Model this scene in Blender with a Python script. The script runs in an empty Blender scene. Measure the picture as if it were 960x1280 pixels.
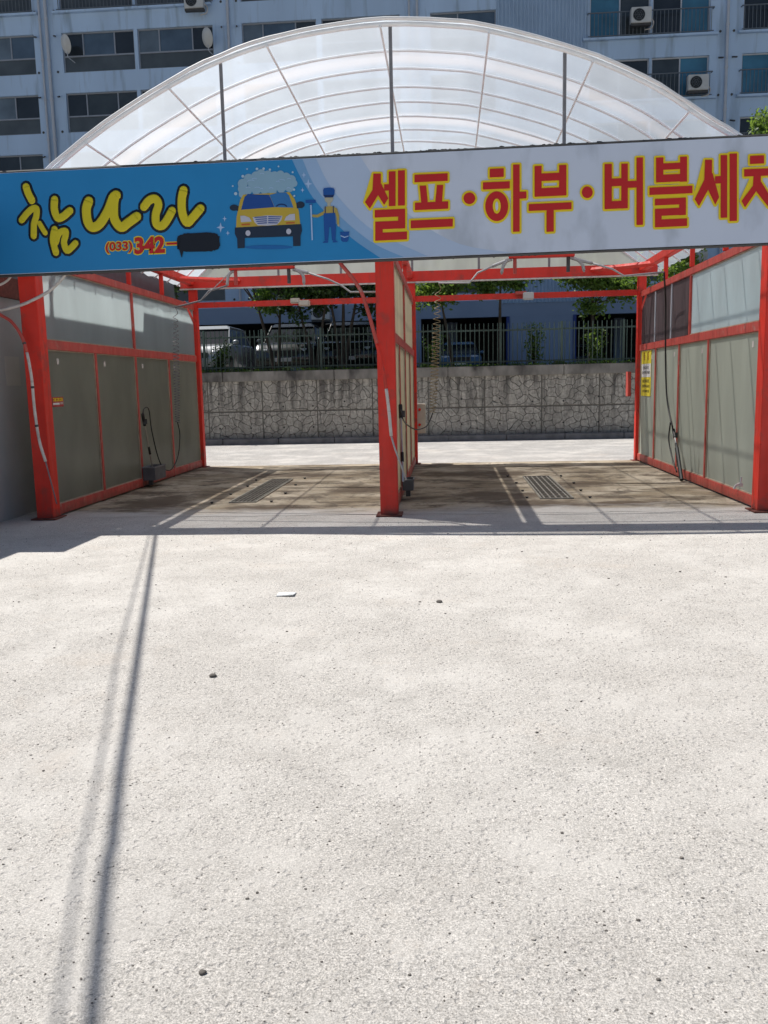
import bpy, bmesh, math, random
from mathutils import Vector, Matrix, noise
R = math.radians
rnd = random.Random(7)
S = bpy.context.scene
COL = S.collection

# ------------------------------------------------------------------ camera
# (camera solved from the vanishing points of the wash bays; metres, X right, Y depth, Z up)
FPX, H = 1074.45, 1.5
AX = Vector((0.99706112, -0.01076304, -0.07585042))
AY = Vector((0.07343558, -0.1477891, 0.9862888))
AZ = Vector((-0.02182533, -0.98896033, -0.14656438))
def ray(u, v):
    d = Vector((u - 480, v - 640, FPX)); return Vector((AX.dot(d), AY.dot(d), AZ.dot(d)))
def on_y(u, v, y):
    r = ray(u, v); return r * (y / r.y) + Vector((0, 0, H))
def on_x(u, v, x):
    r = ray(u, v); return r * (x / r.x) + Vector((0, 0, H))
def on_z(u, v, z=0.0):
    r = ray(u, v); return r * ((z - H) / r.z) + Vector((0, 0, H))
cam = bpy.data.cameras.new('camera'); camo = bpy.data.objects.new('camera', cam); COL.objects.link(camo)
m = Matrix(((AX.x, -AX.y, -AX.z, 0), (AY.x, -AY.y, -AY.z, 0), (AZ.x, -AZ.y, -AZ.z, H), (0, 0, 0, 1)))
camo.matrix_world = m
cam.sensor_fit = 'VERTICAL'; cam.sensor_height = 36; cam.sensor_width = 27
cam.lens = 36 * FPX / 1280; cam.clip_start = 0.05; cam.clip_end = 800
S.camera = camo
# ------------------------------------------------------------------ light
SX, SY = 0.46, 0.25            # shadow displacement per metre of height: +x, -y
sund = Vector((-SX, SY, 1)).normalized()
elev = math.asin(sund.z); az = math.atan2(sund.x, sund.y)
w = bpy.data.worlds.new('World'); S.world = w; w.use_nodes = True
nt = w.node_tree; sky = nt.nodes.new('ShaderNodeTexSky'); sky.sky_type = 'NISHITA'; sky.sun_disc = False; sky.ozone_density = 3.0
sky.sun_elevation = elev; sky.sun_rotation = az
nt.links.new(sky.outputs[0], nt.nodes['Background'].inputs[0]); nt.nodes['Background'].inputs[1].default_value = 0.065
sl = bpy.data.lights.new('sun', 'SUN'); sl.energy = 4.8; sl.angle = R(0.5); sl.color = (1, .965, .91)
so = bpy.data.objects.new('sun', sl); COL.objects.link(so); so.rotation_euler = sund.to_track_quat('Z', 'Y').to_euler()
so.location = (-20, 10, 40)
S.view_settings.view_transform = 'Standard'; S.view_settings.look = 'None'
S.view_settings.exposure = 0.2; S.view_settings.gamma = 1
S.cycles.max_bounces = 8; S.cycles.transparent_max_bounces = 16

# ------------------------------------------------------------------ materials
MATS = {}
def mat(name, col, rough=.6, var=.12, scale=6, bump=0.0, bscale=40, metal=0.0, spec=.5, dirt=None, dscale=2.0, dthr=.55, stretch=None, coat=0):
    if name in MATS: return MATS[name]
    M = bpy.data.materials.new(name); M.use_nodes = True; n = M.node_tree; N = n.nodes; L = n.links
    b = N['Principled BSDF']; b.inputs['Roughness'].default_value = rough; b.inputs['Metallic'].default_value = metal
    b.inputs['Specular IOR Level'].default_value = spec
    if coat: b.inputs['Coat Weight'].default_value = coat
    tc = N.new('ShaderNodeTexCoord'); vec = tc.outputs['Object']
    if stretch:
        mp = N.new('ShaderNodeMapping'); mp.inputs['Scale'].default_value = stretch; L.new(vec, mp.inputs[0]); vec = mp.outputs[0]
    nz = N.new('ShaderNodeTexNoise'); nz.inputs['Scale'].default_value = scale; nz.inputs['Detail'].default_value = 6
    L.new(vec, nz.inputs['Vector'])
    mr = N.new('ShaderNodeMapRange'); mr.inputs[1].default_value = .3; mr.inputs[2].default_value = .7
    mr.inputs[3].default_value = 1 - var; mr.inputs[4].default_value = 1 + var; L.new(nz.outputs[0], mr.inputs[0])
    mx = N.new('ShaderNodeMix'); mx.data_type = 'RGBA'; mx.blend_type = 'MULTIPLY'; mx.inputs[0].default_value = 1
    mx.inputs[6].default_value = (*col, 1); L.new(mr.outputs[0], mx.inputs[7]); out = mx.outputs[2]
    if dirt:
        n2 = N.new('ShaderNodeTexNoise'); n2.inputs['Scale'].default_value = dscale; n2.inputs['Detail'].default_value = 8
        L.new(vec, n2.inputs['Vector'])
        m2 = N.new('ShaderNodeMapRange'); m2.inputs[1].default_value = dthr; m2.inputs[2].default_value = dthr + .15
        L.new(n2.outputs[0], m2.inputs[0])
        x2 = N.new('ShaderNodeMix'); x2.data_type = 'RGBA'; L.new(m2.outputs[0], x2.inputs[0]); L.new(out, x2.inputs[6])
        x2.inputs[7].default_value = (*dirt, 1); out = x2.outputs[2]
    L.new(out, b.inputs['Base Color'])
    if bump:
        n3 = N.new('ShaderNodeTexNoise'); n3.inputs['Scale'].default_value = bscale; n3.inputs['Detail'].default_value = 4
        L.new(tc.outputs['Object'], n3.inputs['Vector'])
        bp = N.new('ShaderNodeBump'); bp.inputs['Strength'].default_value = bump; bp.inputs['Distance'].default_value = .01
        L.new(n3.outputs[0], bp.inputs['Height']); L.new(bp.outputs[0], b.inputs['Normal'])
    MATS[name] = M; return M

def sheet_mat(name, col, transp, transl, rough=.3, streak=None, amt=.25, gloss=.06):
    """thin film / frosted panel: part straight-through, part scattered through, part diffuse"""
    M = bpy.data.materials.new(name); M.use_nodes = True; n = M.node_tree; N = n.nodes; L = n.links
    N.remove(N['Principled BSDF']); out = N['Material Output']
    tc = N.new('ShaderNodeTexCoord'); mp = N.new('ShaderNodeMapping'); mp.inputs['Scale'].default_value = streak or (1, 1, 1)
    L.new(tc.outputs['Object'], mp.inputs[0])
    nz = N.new('ShaderNodeTexNoise'); nz.inputs['Scale'].default_value = 2.0; nz.inputs['Detail'].default_value = 6; L.new(mp.outputs[0], nz.inputs['Vector'])
    mr = N.new('ShaderNodeMapRange'); mr.inputs[1].default_value = .35; mr.inputs[2].default_value = .65
    mr.inputs[3].default_value = 1 - amt; mr.inputs[4].default_value = 1; L.new(nz.outputs[0], mr.inputs[0])
    mx = N.new('ShaderNodeMix'); mx.data_type = 'RGBA'; mx.blend_type = 'MULTIPLY'; mx.inputs[0].default_value = 1
    mx.inputs[6].default_value = (*col, 1); L.new(mr.outputs[0], mx.inputs[7])
    d = N.new('ShaderNodeBsdfDiffuse'); t = N.new('ShaderNodeBsdfTranslucent'); tr = N.new('ShaderNodeBsdfTransparent'); g = N.new('ShaderNodeBsdfGlossy')
    g.inputs['Roughness'].default_value = rough
    L.new(mx.outputs[2], d.inputs[0]); L.new(mx.outputs[2], t.inputs[0])
    a = N.new('ShaderNodeMixShader'); a.inputs[0].default_value = transl; L.new(d.outputs[0], a.inputs[1]); L.new(t.outputs[0], a.inputs[2])
    b = N.new('ShaderNodeMixShader'); b.inputs[0].default_value = transp; L.new(a.outputs[0], b.inputs[1]); L.new(tr.outputs[0], b.inputs[2])
    c = N.new('ShaderNodeMixShader'); c.inputs[0].default_value = gloss; L.new(b.outputs[0], c.inputs[1]); L.new(g.outputs[0], c.inputs[2])
    L.new(c.outputs[0], out.inputs[0])
    if name == 'clear_roof_film':   # two strips of sun glare across the arch, painted into the film colour
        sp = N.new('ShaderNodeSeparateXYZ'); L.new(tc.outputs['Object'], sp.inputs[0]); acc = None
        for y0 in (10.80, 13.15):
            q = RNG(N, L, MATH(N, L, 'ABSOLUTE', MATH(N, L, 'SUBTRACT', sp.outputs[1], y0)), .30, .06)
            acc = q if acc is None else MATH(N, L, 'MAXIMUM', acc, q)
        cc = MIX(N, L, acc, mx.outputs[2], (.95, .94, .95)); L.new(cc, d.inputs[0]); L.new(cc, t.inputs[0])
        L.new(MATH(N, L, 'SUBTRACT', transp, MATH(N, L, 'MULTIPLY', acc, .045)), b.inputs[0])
    MATS[name] = M; return M

def nodes_of(name, rough=.9, spec=.3):
    M = bpy.data.materials.new(name); M.use_nodes = True; n = M.node_tree
    b = n.nodes['Principled BSDF']; b.inputs['Roughness'].default_value = rough; b.inputs['Specular IOR Level'].default_value = spec
    return M, n.nodes, n.links, b
def NOI(N, L, vec, scale, det=5, rough=.55):
    z = N.new('ShaderNodeTexNoise'); z.inputs['Scale'].default_value = scale; z.inputs['Detail'].default_value = det; z.inputs['Roughness'].default_value = rough
    L.new(vec, z.inputs['Vector']); return z.outputs[0]
def RNG(N, L, v, a, b, c=0., d=1.):
    m = N.new('ShaderNodeMapRange'); 
    for i, q in enumerate((a, b, c, d)): m.inputs[i + 1].default_value = q
    L.new(v, m.inputs[0]); return m.outputs[0]
def MIX(N, L, f, a, b, mode='MIX'):
    m = N.new('ShaderNodeMix'); m.data_type = 'RGBA'; m.blend_type = mode
    for i, q in ((0, f), (6, a), (7, b)):
        if isinstance(q, (int, float)): m.inputs[i].default_value = q
        elif isinstance(q, tuple): m.inputs[i].default_value = (*q, 1)
        else: L.new(q, m.inputs[i])
    return m.outputs[2]
def MATH(N, L, op, a, b=0.):
    m = N.new('ShaderNodeMath'); m.operation = op
    for i, q in ((0, a), (1, b)):
        if isinstance(q, (int, float)): m.inputs[i].default_value = q
        else: L.new(q, m.inputs[i])
    return m.outputs[0]
def BUMP(N, L, h, s, dist, b):
    p = N.new('ShaderNodeBump'); p.inputs['Strength'].default_value = s; p.inputs['Distance'].default_value = dist
    L.new(h, p.inputs['Height']); L.new(p.outputs[0], b.inputs['Normal'])

def ground_mat(name, base, hue, specks=1.0):
    M, N, L, b = nodes_of(name)
    tc = N.new('ShaderNodeTexCoord').outputs['Object']
    big = RNG(N, L, NOI(N, L, tc, .45, 4), .38, .64)
    mid = RNG(N, L, NOI(N, L, tc, 2.6, 6, .65), .35, .65)
    fine = RNG(N, L, NOI(N, L, tc, 55, 6, .75), .3, .7, .74, 1.16)
    grit = RNG(N, L, NOI(N, L, tc, 170, 4, .75), .36, .58, .60, 1.12)
    c = MIX(N, L, big, base, hue)
    c = MIX(N, L, MATH(N, L, 'MULTIPLY', mid, .5), c, tuple(x * .8 for x in base))
    c = MIX(N, L, 1.0, c, fine, 'MULTIPLY'); c = MIX(N, L, 1.0, c, grit, 'MULTIPLY'); c = MIX(N, L, 1.0, c, RNG(N, L, NOI(N, L, tc, 85, 5, .85), .38, .58, .66, 1.1), 'MULTIPLY')
    v = N.new('ShaderNodeTexVoronoi'); v.voronoi_dimensions = '2D'; v.inputs['Scale'].default_value = 46; L.new(tc, v.inputs['Vector'])
    sp = N.new('ShaderNodeSeparateColor'); L.new(v.outputs['Color'], sp.inputs[0])
    pick = MATH(N, L, 'GREATER_THAN', sp.outputs[0], .72); near = RNG(N, L, MATH(N, L, 'ADD', v.outputs['Distance'], MATH(N, L, 'MULTIPLY', NOI(N, L, tc, 150, 3), .25)), .36, .26)
    patch = RNG(N, L, NOI(N, L, tc, 1.3, 4), .42, .6, .45, 1.)
    f = MATH(N, L, 'MULTIPLY', MATH(N, L, 'MULTIPLY', pick, near), MATH(N, L, 'MULTIPLY', patch, .62 * specks))
    c = MIX(N, L, f, c, (.13, .12, .11))
    v2 = N.new('ShaderNodeTexVoronoi'); v2.voronoi_dimensions = '2D'; v2.inputs['Scale'].default_value = 75; L.new(tc, v2.inputs['Vector'])
    sp2 = N.new('ShaderNodeSeparateColor'); L.new(v2.outputs['Color'], sp2.inputs[0])
    f2 = MATH(N, L, 'MULTIPLY', MATH(N, L, 'GREATER_THAN', sp2.outputs[1], .8), RNG(N, L, v2.outputs['Distance'], .3, .15))
    c = MIX(N, L, MATH(N, L, 'MULTIPLY', f2, .5), c, (.62, .57, .5))
    c = MIX(N, L, RNG(N, L, NOI(N, L, tc, 22, 5, .75), .56, .70, 0, .45), c, tuple(x * .62 for x in base)); c = MIX(N, L, RNG(N, L, NOI(N, L, tc, 1.7, 7, .7), .56, .66, 0, .30), c, (.36, .34, .31))
    c = MIX(N, L, RNG(N, L, NOI(N, L, tc, 13, 8, .86), .52, .68, 0, .5), c, (.33, .31, .28))
    c = MIX(N, L, RNG(N, L, NOI(N, L, tc, 30, 6, .85), .53, .66, 0, .62), c, (.25, .238, .215)); c = MIX(N, L, RNG(N, L, NOI(N, L, tc, 1.1, 8, .72), .47, .62, 0, .55), c, (.66, .63, .585)); c = MIX(N, L, RNG(N, L, NOI(N, L, tc, .8, 7, .75), .56, .66, 0, .28), c, (.56, .48, .40)); c = MIX(N, L, RNG(N, L, NOI(N, L, tc, 4.5, 6, .7), .60, .70, 0, .30), c, (.70, .67, .63))
    L.new(c, b.inputs['Base Color'])
    h = MATH(N, L, 'ADD', NOI(N, L, tc, 110, 6, .8), MATH(N, L, 'MULTIPLY', NOI(N, L, tc, 9, 4), 1.5))
    v3 = N.new('ShaderNodeTexVoronoi'); v3.voronoi_dimensions = '2D'; v3.inputs['Scale'].default_value = 27; L.new(tc, v3.inputs['Vector'])
    s3 = N.new('ShaderNodeSeparateColor'); L.new(v3.outputs['Color'], s3.inputs[0])
    pit = MATH(N, L, 'MULTIPLY', MATH(N, L, 'GREATER_THAN', s3.outputs[2], .6), RNG(N, L, MATH(N, L, 'ADD', v3.outputs['Distance'], MATH(N, L, 'MULTIPLY', NOI(N, L, tc, 90, 3), .35)), .46, .30))
    h = MATH(N, L, 'SUBTRACT', h, MATH(N, L, 'MULTIPLY', pit, .9))
    BUMP(N, L, h, .75, .009, b); return M
M_lot = ground_mat('weathered_concrete', (.66, .622, .572), (.72, .685, .635))
M_road = ground_mat('pale_road', (.50, .48, .46), (.55, .53, .51), .4)

def washfloor_mat():
    M, N, L, b = nodes_of('stained_wash_floor', .75, .45)
    tc = N.new('ShaderNodeTexCoord').outputs['Object']
    c = MIX(N, L, RNG(N, L, NOI(N, L, tc, 1.1, 6, .6), .38, .6), (.50, .43, .33), (.27, .215, .145))
    mp = N.new('ShaderNodeMapping'); mp.inputs['Scale'].default_value = (.8, 1.55, 1); L.new(tc, mp.inputs[0])
    st = RNG(N, L, NOI(N, L, mp.outputs[0], 1.2, 8, .68), .49, .60)
    c = MIX(N, L, MATH(N, L, 'MULTIPLY', st, .85), c, (.11, .08, .05))
    c = MIX(N, L, RNG(N, L, NOI(N, L, tc, 2.0, 8, .7), .53, .64, 0, .9), c, (.09, .065, .045))
    v = N.new('ShaderNodeTexVoronoi'); v.feature = 'DISTANCE_TO_EDGE'; v.inputs['Scale'].default_value = .3
    dv = N.new('ShaderNodeVectorMath'); dv.operation = 'ADD'
    nn = N.new('ShaderNodeTexNoise'); nn.inputs['Scale'].default_value = 1.6; nn.inputs['Detail'].default_value = 5; L.new(tc, nn.inputs[0])
    L.new(tc, dv.inputs[0]); L.new(nn.outputs[1], dv.inputs[1]); L.new(dv.outputs[0], v.inputs['Vector'])
    c = MIX(N, L, RNG(N, L, v.outputs['Distance'], .010, .002, 0, .6), c, (.10, .08, .06))
    c = MIX(N, L, 1.0, c, RNG(N, L, NOI(N, L, tc, 60, 5, .7), .3, .7, .8, 1.15), 'MULTIPLY')
    sy = N.new('ShaderNodeSeparateXYZ'); L.new(tc, sy.inputs[0])
    nb = MATH(N, L, 'MULTIPLY', MATH(N, L, 'SUBTRACT', NOI(N, L, tc, 2.6, 7, .7), .5), 2.6)
    for (sx_, sy_, rx_, ry_) in ((1.25, 10.55, .75, .38), (2.2, 10.6, .45, .2), (.7, 11.3, .7, .5), (-2.2, 10.45, .7, .35), (-1.35, 12.3, .45, .55), (-3.9, 11.2, .5, .9), (1.9, 12.6, .5, .35), (-2.7, 14.4, .9, .35), (.6, 14.2, 1.1, .5)):
        dx_ = MATH(N, L, 'DIVIDE', MATH(N, L, 'SUBTRACT', sy.outputs[0], sx_), rx_); dy_ = MATH(N, L, 'DIVIDE', MATH(N, L, 'SUBTRACT', sy.outputs[1], sy_), ry_)
        dd = MATH(N, L, 'SQRT', MATH(N, L, 'ADD', MATH(N, L, 'MULTIPLY', dx_, dx_), MATH(N, L, 'MULTIPLY', dy_, dy_)))
        c = MIX(N, L, RNG(N, L, MATH(N, L, 'ADD', dd, nb), 1.15, .55, 0, .85), c, (.10, .07, .045))
    ye = MATH(N, L, 'ADD', sy.outputs[1], MATH(N, L, 'MULTIPLY', NOI(N, L, mp.outputs[0], 1.3, 7, .65), 1.5))
    c = MIX(N, L, RNG(N, L, ye, 11.25, 10.75), c, MIX(N, L, RNG(N, L, NOI(N, L, tc, 60, 6, .8), .35, .65), (.40, .375, .345), (.58, .55, .51)))
    L.new(c, b.inputs['Base Color'])
    wet = RNG(N, L, NOI(N, L, mp.outputs[0], 1.5, 8, .7), .58, .66); L.new(MATH(N, L, 'SUBTRACT', .8, MATH(N, L, 'MULTIPLY', wet, .55)), b.inputs['Roughness'])
    BUMP(N, L, MATH(N, L, 'ADD', NOI(N, L, tc, 35, 5), MATH(N, L, 'MULTIPLY', NOI(N, L, tc, 4, 4), 2.)), .5, .012, b); return M
M_wash = washfloor_mat()

def stonewall_mat():
    M, N, L, b = nodes_of('moulded_stone_pattern_concrete', .9, .3)
    tc = N.new('ShaderNodeTexCoord').outputs['Object']
    sep = N.new('ShaderNodeSeparateXYZ'); L.new(tc, sep.inputs[0])
    # same moulded form repeated every panel: wrap x by 1.48 and z by .85
    xw = MATH(N, L, 'PINGPONG', MATH(N, L, 'ADD', sep.outputs[0], 30.), 2.96); zw = MATH(N, L, 'PINGPONG', sep.outputs[2], .85)
    cb = N.new('ShaderNodeCombineXYZ'); L.new(sep.outputs[0], cb.inputs[0]); L.new(sep.outputs[2], cb.inputs[1])
    nn = N.new('ShaderNodeTexNoise'); nn.noise_dimensions = '3D'; nn.inputs['Scale'].default_value = 2.2; L.new(cb.outputs[0], nn.inputs['Vector'])
    sc = N.new('ShaderNodeVectorMath'); sc.operation = 'SCALE'; sc.inputs['Scale'].default_value = .22; L.new(nn.outputs[1], sc.inputs[0])
    ad = N.new('ShaderNodeVectorMath'); ad.operation = 'ADD'; L.new(cb.outputs[0], ad.inputs[0]); L.new(sc.outputs[0], ad.inputs[1])
    v = N.new('ShaderNodeTexVoronoi'); v.feature = 'F2'; v.distance = 'MINKOWSKI'; v.inputs['Exponent'].default_value = 4; v.voronoi_dimensions = '2D'; v.inputs['Scale'].default_value = 4.8; v.inputs['Randomness'].default_value = .85
    v1 = N.new('ShaderNodeTexVoronoi'); v1.voronoi_dimensions = '2D'; v1.distance = 'MINKOWSKI'; v1.inputs['Exponent'].default_value = 4; v1.inputs['Scale'].default_value = 4.8; v1.inputs['Randomness'].default_value = .85
    L.new(ad.outputs[0], v.inputs['Vector']); L.new(ad.outputs[0], v1.inputs['Vector'])
    joint = RNG(N, L, MATH(N, L, 'SUBTRACT', v.outputs['Distance'], v1.outputs['Distance']), .005, .05)   # 0 in joint
    px = MATH(N, L, 'ABSOLUTE', MATH(N, L, 'SUBTRACT', MATH(N, L, 'FRACT', MATH(N, L, 'DIVIDE', MATH(N, L, 'ADD', sep.outputs[0], 30.12), 1.48)), .5))
    pj = RNG(N, L, px, .496, .489)
    pz = RNG(N, L, MATH(N, L, 'ABSOLUTE', MATH(N, L, 'SUBTRACT', sep.outputs[2], .86)), .008, .02)
    j = MATH(N, L, 'MULTIPLY', MATH(N, L, 'MULTIPLY', joint, pj), pz)
    sc1 = N.new('ShaderNodeSeparateColor'); L.new(v1.outputs['Color'], sc1.inputs[0])
    c = MIX(N, L, sc1.outputs[0], (.52, .49, .42), (.66, .62, .54))
    c = MIX(N, L, RNG(N, L, NOI(N, L, tc, 14, 6, .7), .3, .7), c, (.25, .235, .21))
    mp = N.new('ShaderNodeMapping'); mp.inputs['Scale'].default_value = (3.2, 1, .32); L.new(tc, mp.inputs[0])
    stk = RNG(N, L, NOI(N, L, mp.outputs[0], 2.2, 6, .65), .45, .62)
    top = RNG(N, L, sep.outputs[2], .35, 1.6, .22, .85)
    c = MIX(N, L, MATH(N, L, 'MULTIPLY', stk, top), c, (.075, .07, .065))
    low = RNG(N, L, MATH(N, L, 'ADD', sep.outputs[2], MATH(N, L, 'MULTIPLY', NOI(N, L, tc, 3, 4), .3)), .38, .2)
    c = MIX(N, L, MATH(N, L, 'MULTIPLY', low, .6), c, (.10, .095, .085))
    c = MIX(N, L, j, (.17, .158, .132), c)
    L.new(c, b.inputs['Base Color'])
    BUMP(N, L, MATH(N, L, 'ADD', MATH(N, L, 'MULTIPLY', j, 1.), MATH(N, L, 'MULTIPLY', NOI(N, L, tc, 18, 5), .5)), 1., .03, b); return M
M_stone = stonewall_mat()
M_red = mat('red_paint', (.72, .032, .016), .5, .12, 3, .12, 30, dirt=(.42, .05, .035), dscale=5, dthr=.56)
def wear(M, feet=True):
    N, L = M.node_tree.nodes, M.node_tree.links; b = N['Principled BSDF']; src = b.inputs['Base Color'].links[0].from_socket
    tc = N.new('ShaderNodeTexCoord').outputs['Object']; sp = N.new('ShaderNodeSeparateXYZ'); L.new(tc, sp.inputs[0])
    mp = N.new('ShaderNodeMapping'); mp.inputs['Scale'].default_value = (9, 9, 1.1); L.new(tc, mp.inputs[0])
    c = MIX(N, L, RNG(N, L, NOI(N, L, mp.outputs[0], 1.4, 7, .7), .54, .72, 0, .55), src, (.36, .06, .045))
    c = MIX(N, L, RNG(N, L, NOI(N, L, tc, 26, 6, .75), .66, .70, 0, .9), c, (.10, .035, .025))
    h = MATH(N, L, 'ADD', sp.outputs[2], MATH(N, L, 'MULTIPLY', NOI(N, L, tc, 11, 6, .75), -.30))
    c = MIX(N, L, RNG(N, L, h, -.02, -.16, 0, .85), c, (.14, .05, .035))
    L.new(c, b.inputs['Base Color']); L.new(RNG(N, L, NOI(N, L, mp.outputs[0], 2, 5), .3, .7, .38, .72), b.inputs['Roughness'])
M_redf = mat('faded_red_paint', (.50, .075, .058), .55, .15, 4, .1, 30, dirt=(.45, .2, .17), dscale=9, dthr=.6)
M_rust = mat('rusty_dark_base', (.16, .05, .035), .8, .3, 20, .3, 60)
M_galv = mat('galvanised_pipe', (.42, .42, .42), .5, .1, 8, metal=.1)
M_rib = mat('pale_galvanised_rib', (.86, .88, .9), .5, .06, 8)
M_galvd = mat('weathered_pipe', (.2, .2, .21), .5, .15, 10)
M_white = mat('white_film_wrap', (.8, .8, .8), .5, .06, 6)
M_wpvc = mat('white_plastic_pipe', (.62, .58, .54), .5, .15, 12, dirt=(.35, .28, .24), dscale=14, dthr=.58)
M_black = mat('black_rubber', (.015, .015, .015), .45, .2, 10)
M_dark = mat('dark_metal', (.06, .06, .06), .6, .2, 10)
M_steel = mat('stainless_steel', (.55, .53, .5), .3, .08, 10, metal=.8)
M_tan = mat('yellowed_coil_hose', (.36, .28, .15), .4, .1, 10)
M_kerb = mat('kerb_concrete', (.17, .17, .175), .9, .25, 5, .3, 50)
M_cope = mat('coping_concrete', (.25, .235, .21), .9, .35, 3, .4, 30, dirt=(.07, .065, .06), dscale=1.8, dthr=.5, stretch=(1, 1, .5))
M_plaster = mat('grey_plaster', (.40, .40, .40), .9, .1, 1.5, .2, 30)
M_plast2 = mat('pale_plaster_patch', (.48, .47, .44), .9, .06, 3)
M_bwall = mat('lilac_grey_facade', (.46, .61, .80), .85, .09, .5, .15, 12, dirt=(.33, .44, .57), dscale=2.2, dthr=.53, stretch=(1.3, 1, .16))
M_bbase = mat('blue_painted_base', (.27, .34, .46), .8, .07, .6, .1, 12)
M_bframe = mat('deep_blue_frame', (.02, .05, .22), .6, .1, 3)
M_bdark = mat('dark_parking_interior', (.05, .05, .055), .9, .2, 1)
M_frame = mat('aluminium_window_frame', (.30, .33, .38), .5, .06, 6)
M_frame2 = mat('white_window_frame', (.5, .53, .58), .5, .05, 6)
M_rail = mat('grey_blue_railing', (.13, .15, .17), .5, .1, 6)
M_corr = mat('corrugated_cladding', (.34, .46, .61), .6, .08, .8)
def glass(name, c, r=.12): return mat(name, c, r, .25, 1.2, spec=.6)
M_g = [glass('dark_window_glass', (.025, .03, .035)), glass('smoky_window_glass', (.045, .055, .06)), glass('curtained_window_glass', (.12, .16, .2), .25),
       glass('blue_curtained_glass', (.05, .17, .27), .25), glass('grey_blue_window_glass', (.08, .12, .17), .2)]
M_gl = glass('ribbed_lower_glass', (.07, .085, .095), .35)
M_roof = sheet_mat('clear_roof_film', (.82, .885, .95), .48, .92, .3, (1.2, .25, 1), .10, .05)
M_gable = sheet_mat('aged_gable_film', (.72, .75, .68), .12, .75, .4, (2, 1, .6), .15, .04)
M_panL = sheet_mat('frosted_panel', (.62, .63, .54), .02, .78, .25, (1.2, 1.2, .6), .12, .05)  # lower left panels: darker colour stands for the neighbour building's shade
M_panLu = sheet_mat('sunlit_frosted_panel', (.80, .87, .88), .04, .88, .25, (1, 1, .4), .10, .05)  # upper left panels: sunlight on them painted in as a paler colour
M_panM = sheet_mat('cream_frosted_panel', (.80, .74, .58), .03, .6, .25, (2, 2, .3), .15, .05)
M_panR = sheet_mat('streaked_frosted_panel', (.60, .63, .55), .03, .45, .22, (1.4, 1.4, .3), .14, .05)
M_panRu = sheet_mat('pale_blue_frosted_panel', (.70, .80, .82), .03, .5, .22, (1.4, 1.4, .3), .12, .05)
M_vent = mat('dirty_purple_brown_vent', (.065, .045, .05), .6, .45, 3, stretch=(1, 3, .4))
M_asph = mat('parking_asphalt', (.06, .06, .06), .9, .2, 2, .2, 60)
M_soil = mat('planting_soil', (.10, .09, .06), .95, .4, 4, .5, 30)
M_grass = mat('grass_blade', (.07, .13, .03), .7, .4, 3)
M_bark = mat('tree_bark', (.07, .055, .04), .9, .3, 12, .4, 30)
M_stoneg = mat('small_stone', (.14, .125, .11), .9, .3, 30, .3, 80)
M_ston2 = mat('pale_small_stone', (.42, .39, .35), .9, .3, 30, .3, 80)

wear(M_red); wear(M_redf)
def leaf_mat(name, col, trans):
    M = bpy.data.materials.new(name); M.use_nodes = True; n = M.node_tree; N = n.nodes; L = n.links
    b = N['Principled BSDF']; b.inputs['Roughness'].default_value = .5
    oi = N.new('ShaderNodeTexCoord').outputs['Object']
    f = RNG(N, L, NOI(N, L, oi, 3, 4), .3, .7)
    c = MIX(N, L, f, col, tuple(x * .55 for x in col)); L.new(c, b.inputs['Base Color'])
    t = N.new('ShaderNodeBsdfTranslucent'); t.inputs[0].default_value = (*trans, 1)
    mx = N.new('ShaderNodeMixShader'); mx.inputs[0].default_value = .45
    L.new(b.outputs[0], mx.inputs[1]); L.new(t.outputs[0], mx.inputs[2]); L.new(mx.outputs[0], N['Material Output'].inputs[0]); return M
M_leaf = leaf_mat('mid_green_leaf', (.07, .14, .03), (.16, .28, .04))
M_leafl = leaf_mat('bright_green_leaf', (.11, .20, .04), (.28, .42, .06))
M_leafd = leaf_mat('dark_green_leaf', (.04, .08, .025), (.07, .13, .025))

# ------------------------------------------------------------------ mesh helpers
def obj(name, bm, m, parent=None, smooth=False):
    me = bpy.data.meshes.new(name); bm.normal_update(); bm.to_mesh(me); bm.free()
    if smooth:
        for p in me.polygons: p.use_smooth = True
    o = bpy.data.objects.new(name, me); COL.objects.link(o)
    for q in (m if isinstance(m, (list, tuple)) else [m]): me.materials.append(q)
    if parent: o.parent = parent; o.matrix_parent_inverse = Matrix.Translation(-parent.location) if parent.parent is None else Matrix()
    return o
def thing(name, label, cat, loc=(0, 0, 0), group=None):
    o = bpy.data.objects.new(name, None); COL.objects.link(o); o.location = loc; o.empty_display_size = .2
    o['label'] = label; o['category'] = cat
    if group: o['group'] = group
    return o
def tag(o, label, cat, group=None):
    o['label'] = label; o['category'] = cat
    if group: o['group'] = group
    return o
def struct(o, kind='structure'): o['kind'] = kind; return o
def B(): return bmesh.new()
def box(bm, x0, x1, y0, y1, z0, z1, bev=0, mi=0):
    r = bmesh.ops.create_cube(bm, size=1)
    for v in r['verts']: v.co = Vector(((x0 + x1) / 2 + v.co.x * (x1 - x0), (y0 + y1) / 2 + v.co.y * (y1 - y0), (z0 + z1) / 2 + v.co.z * (z1 - z0)))
    fs = {f for v in r['verts'] for f in v.link_faces}
    for f in fs: f.material_index = mi
    if bev: bmesh.ops.bevel(bm, geom=list({e for v in r['verts'] for e in v.link_edges}), offset=bev, segments=2, affect='EDGES')
    return bm
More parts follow.
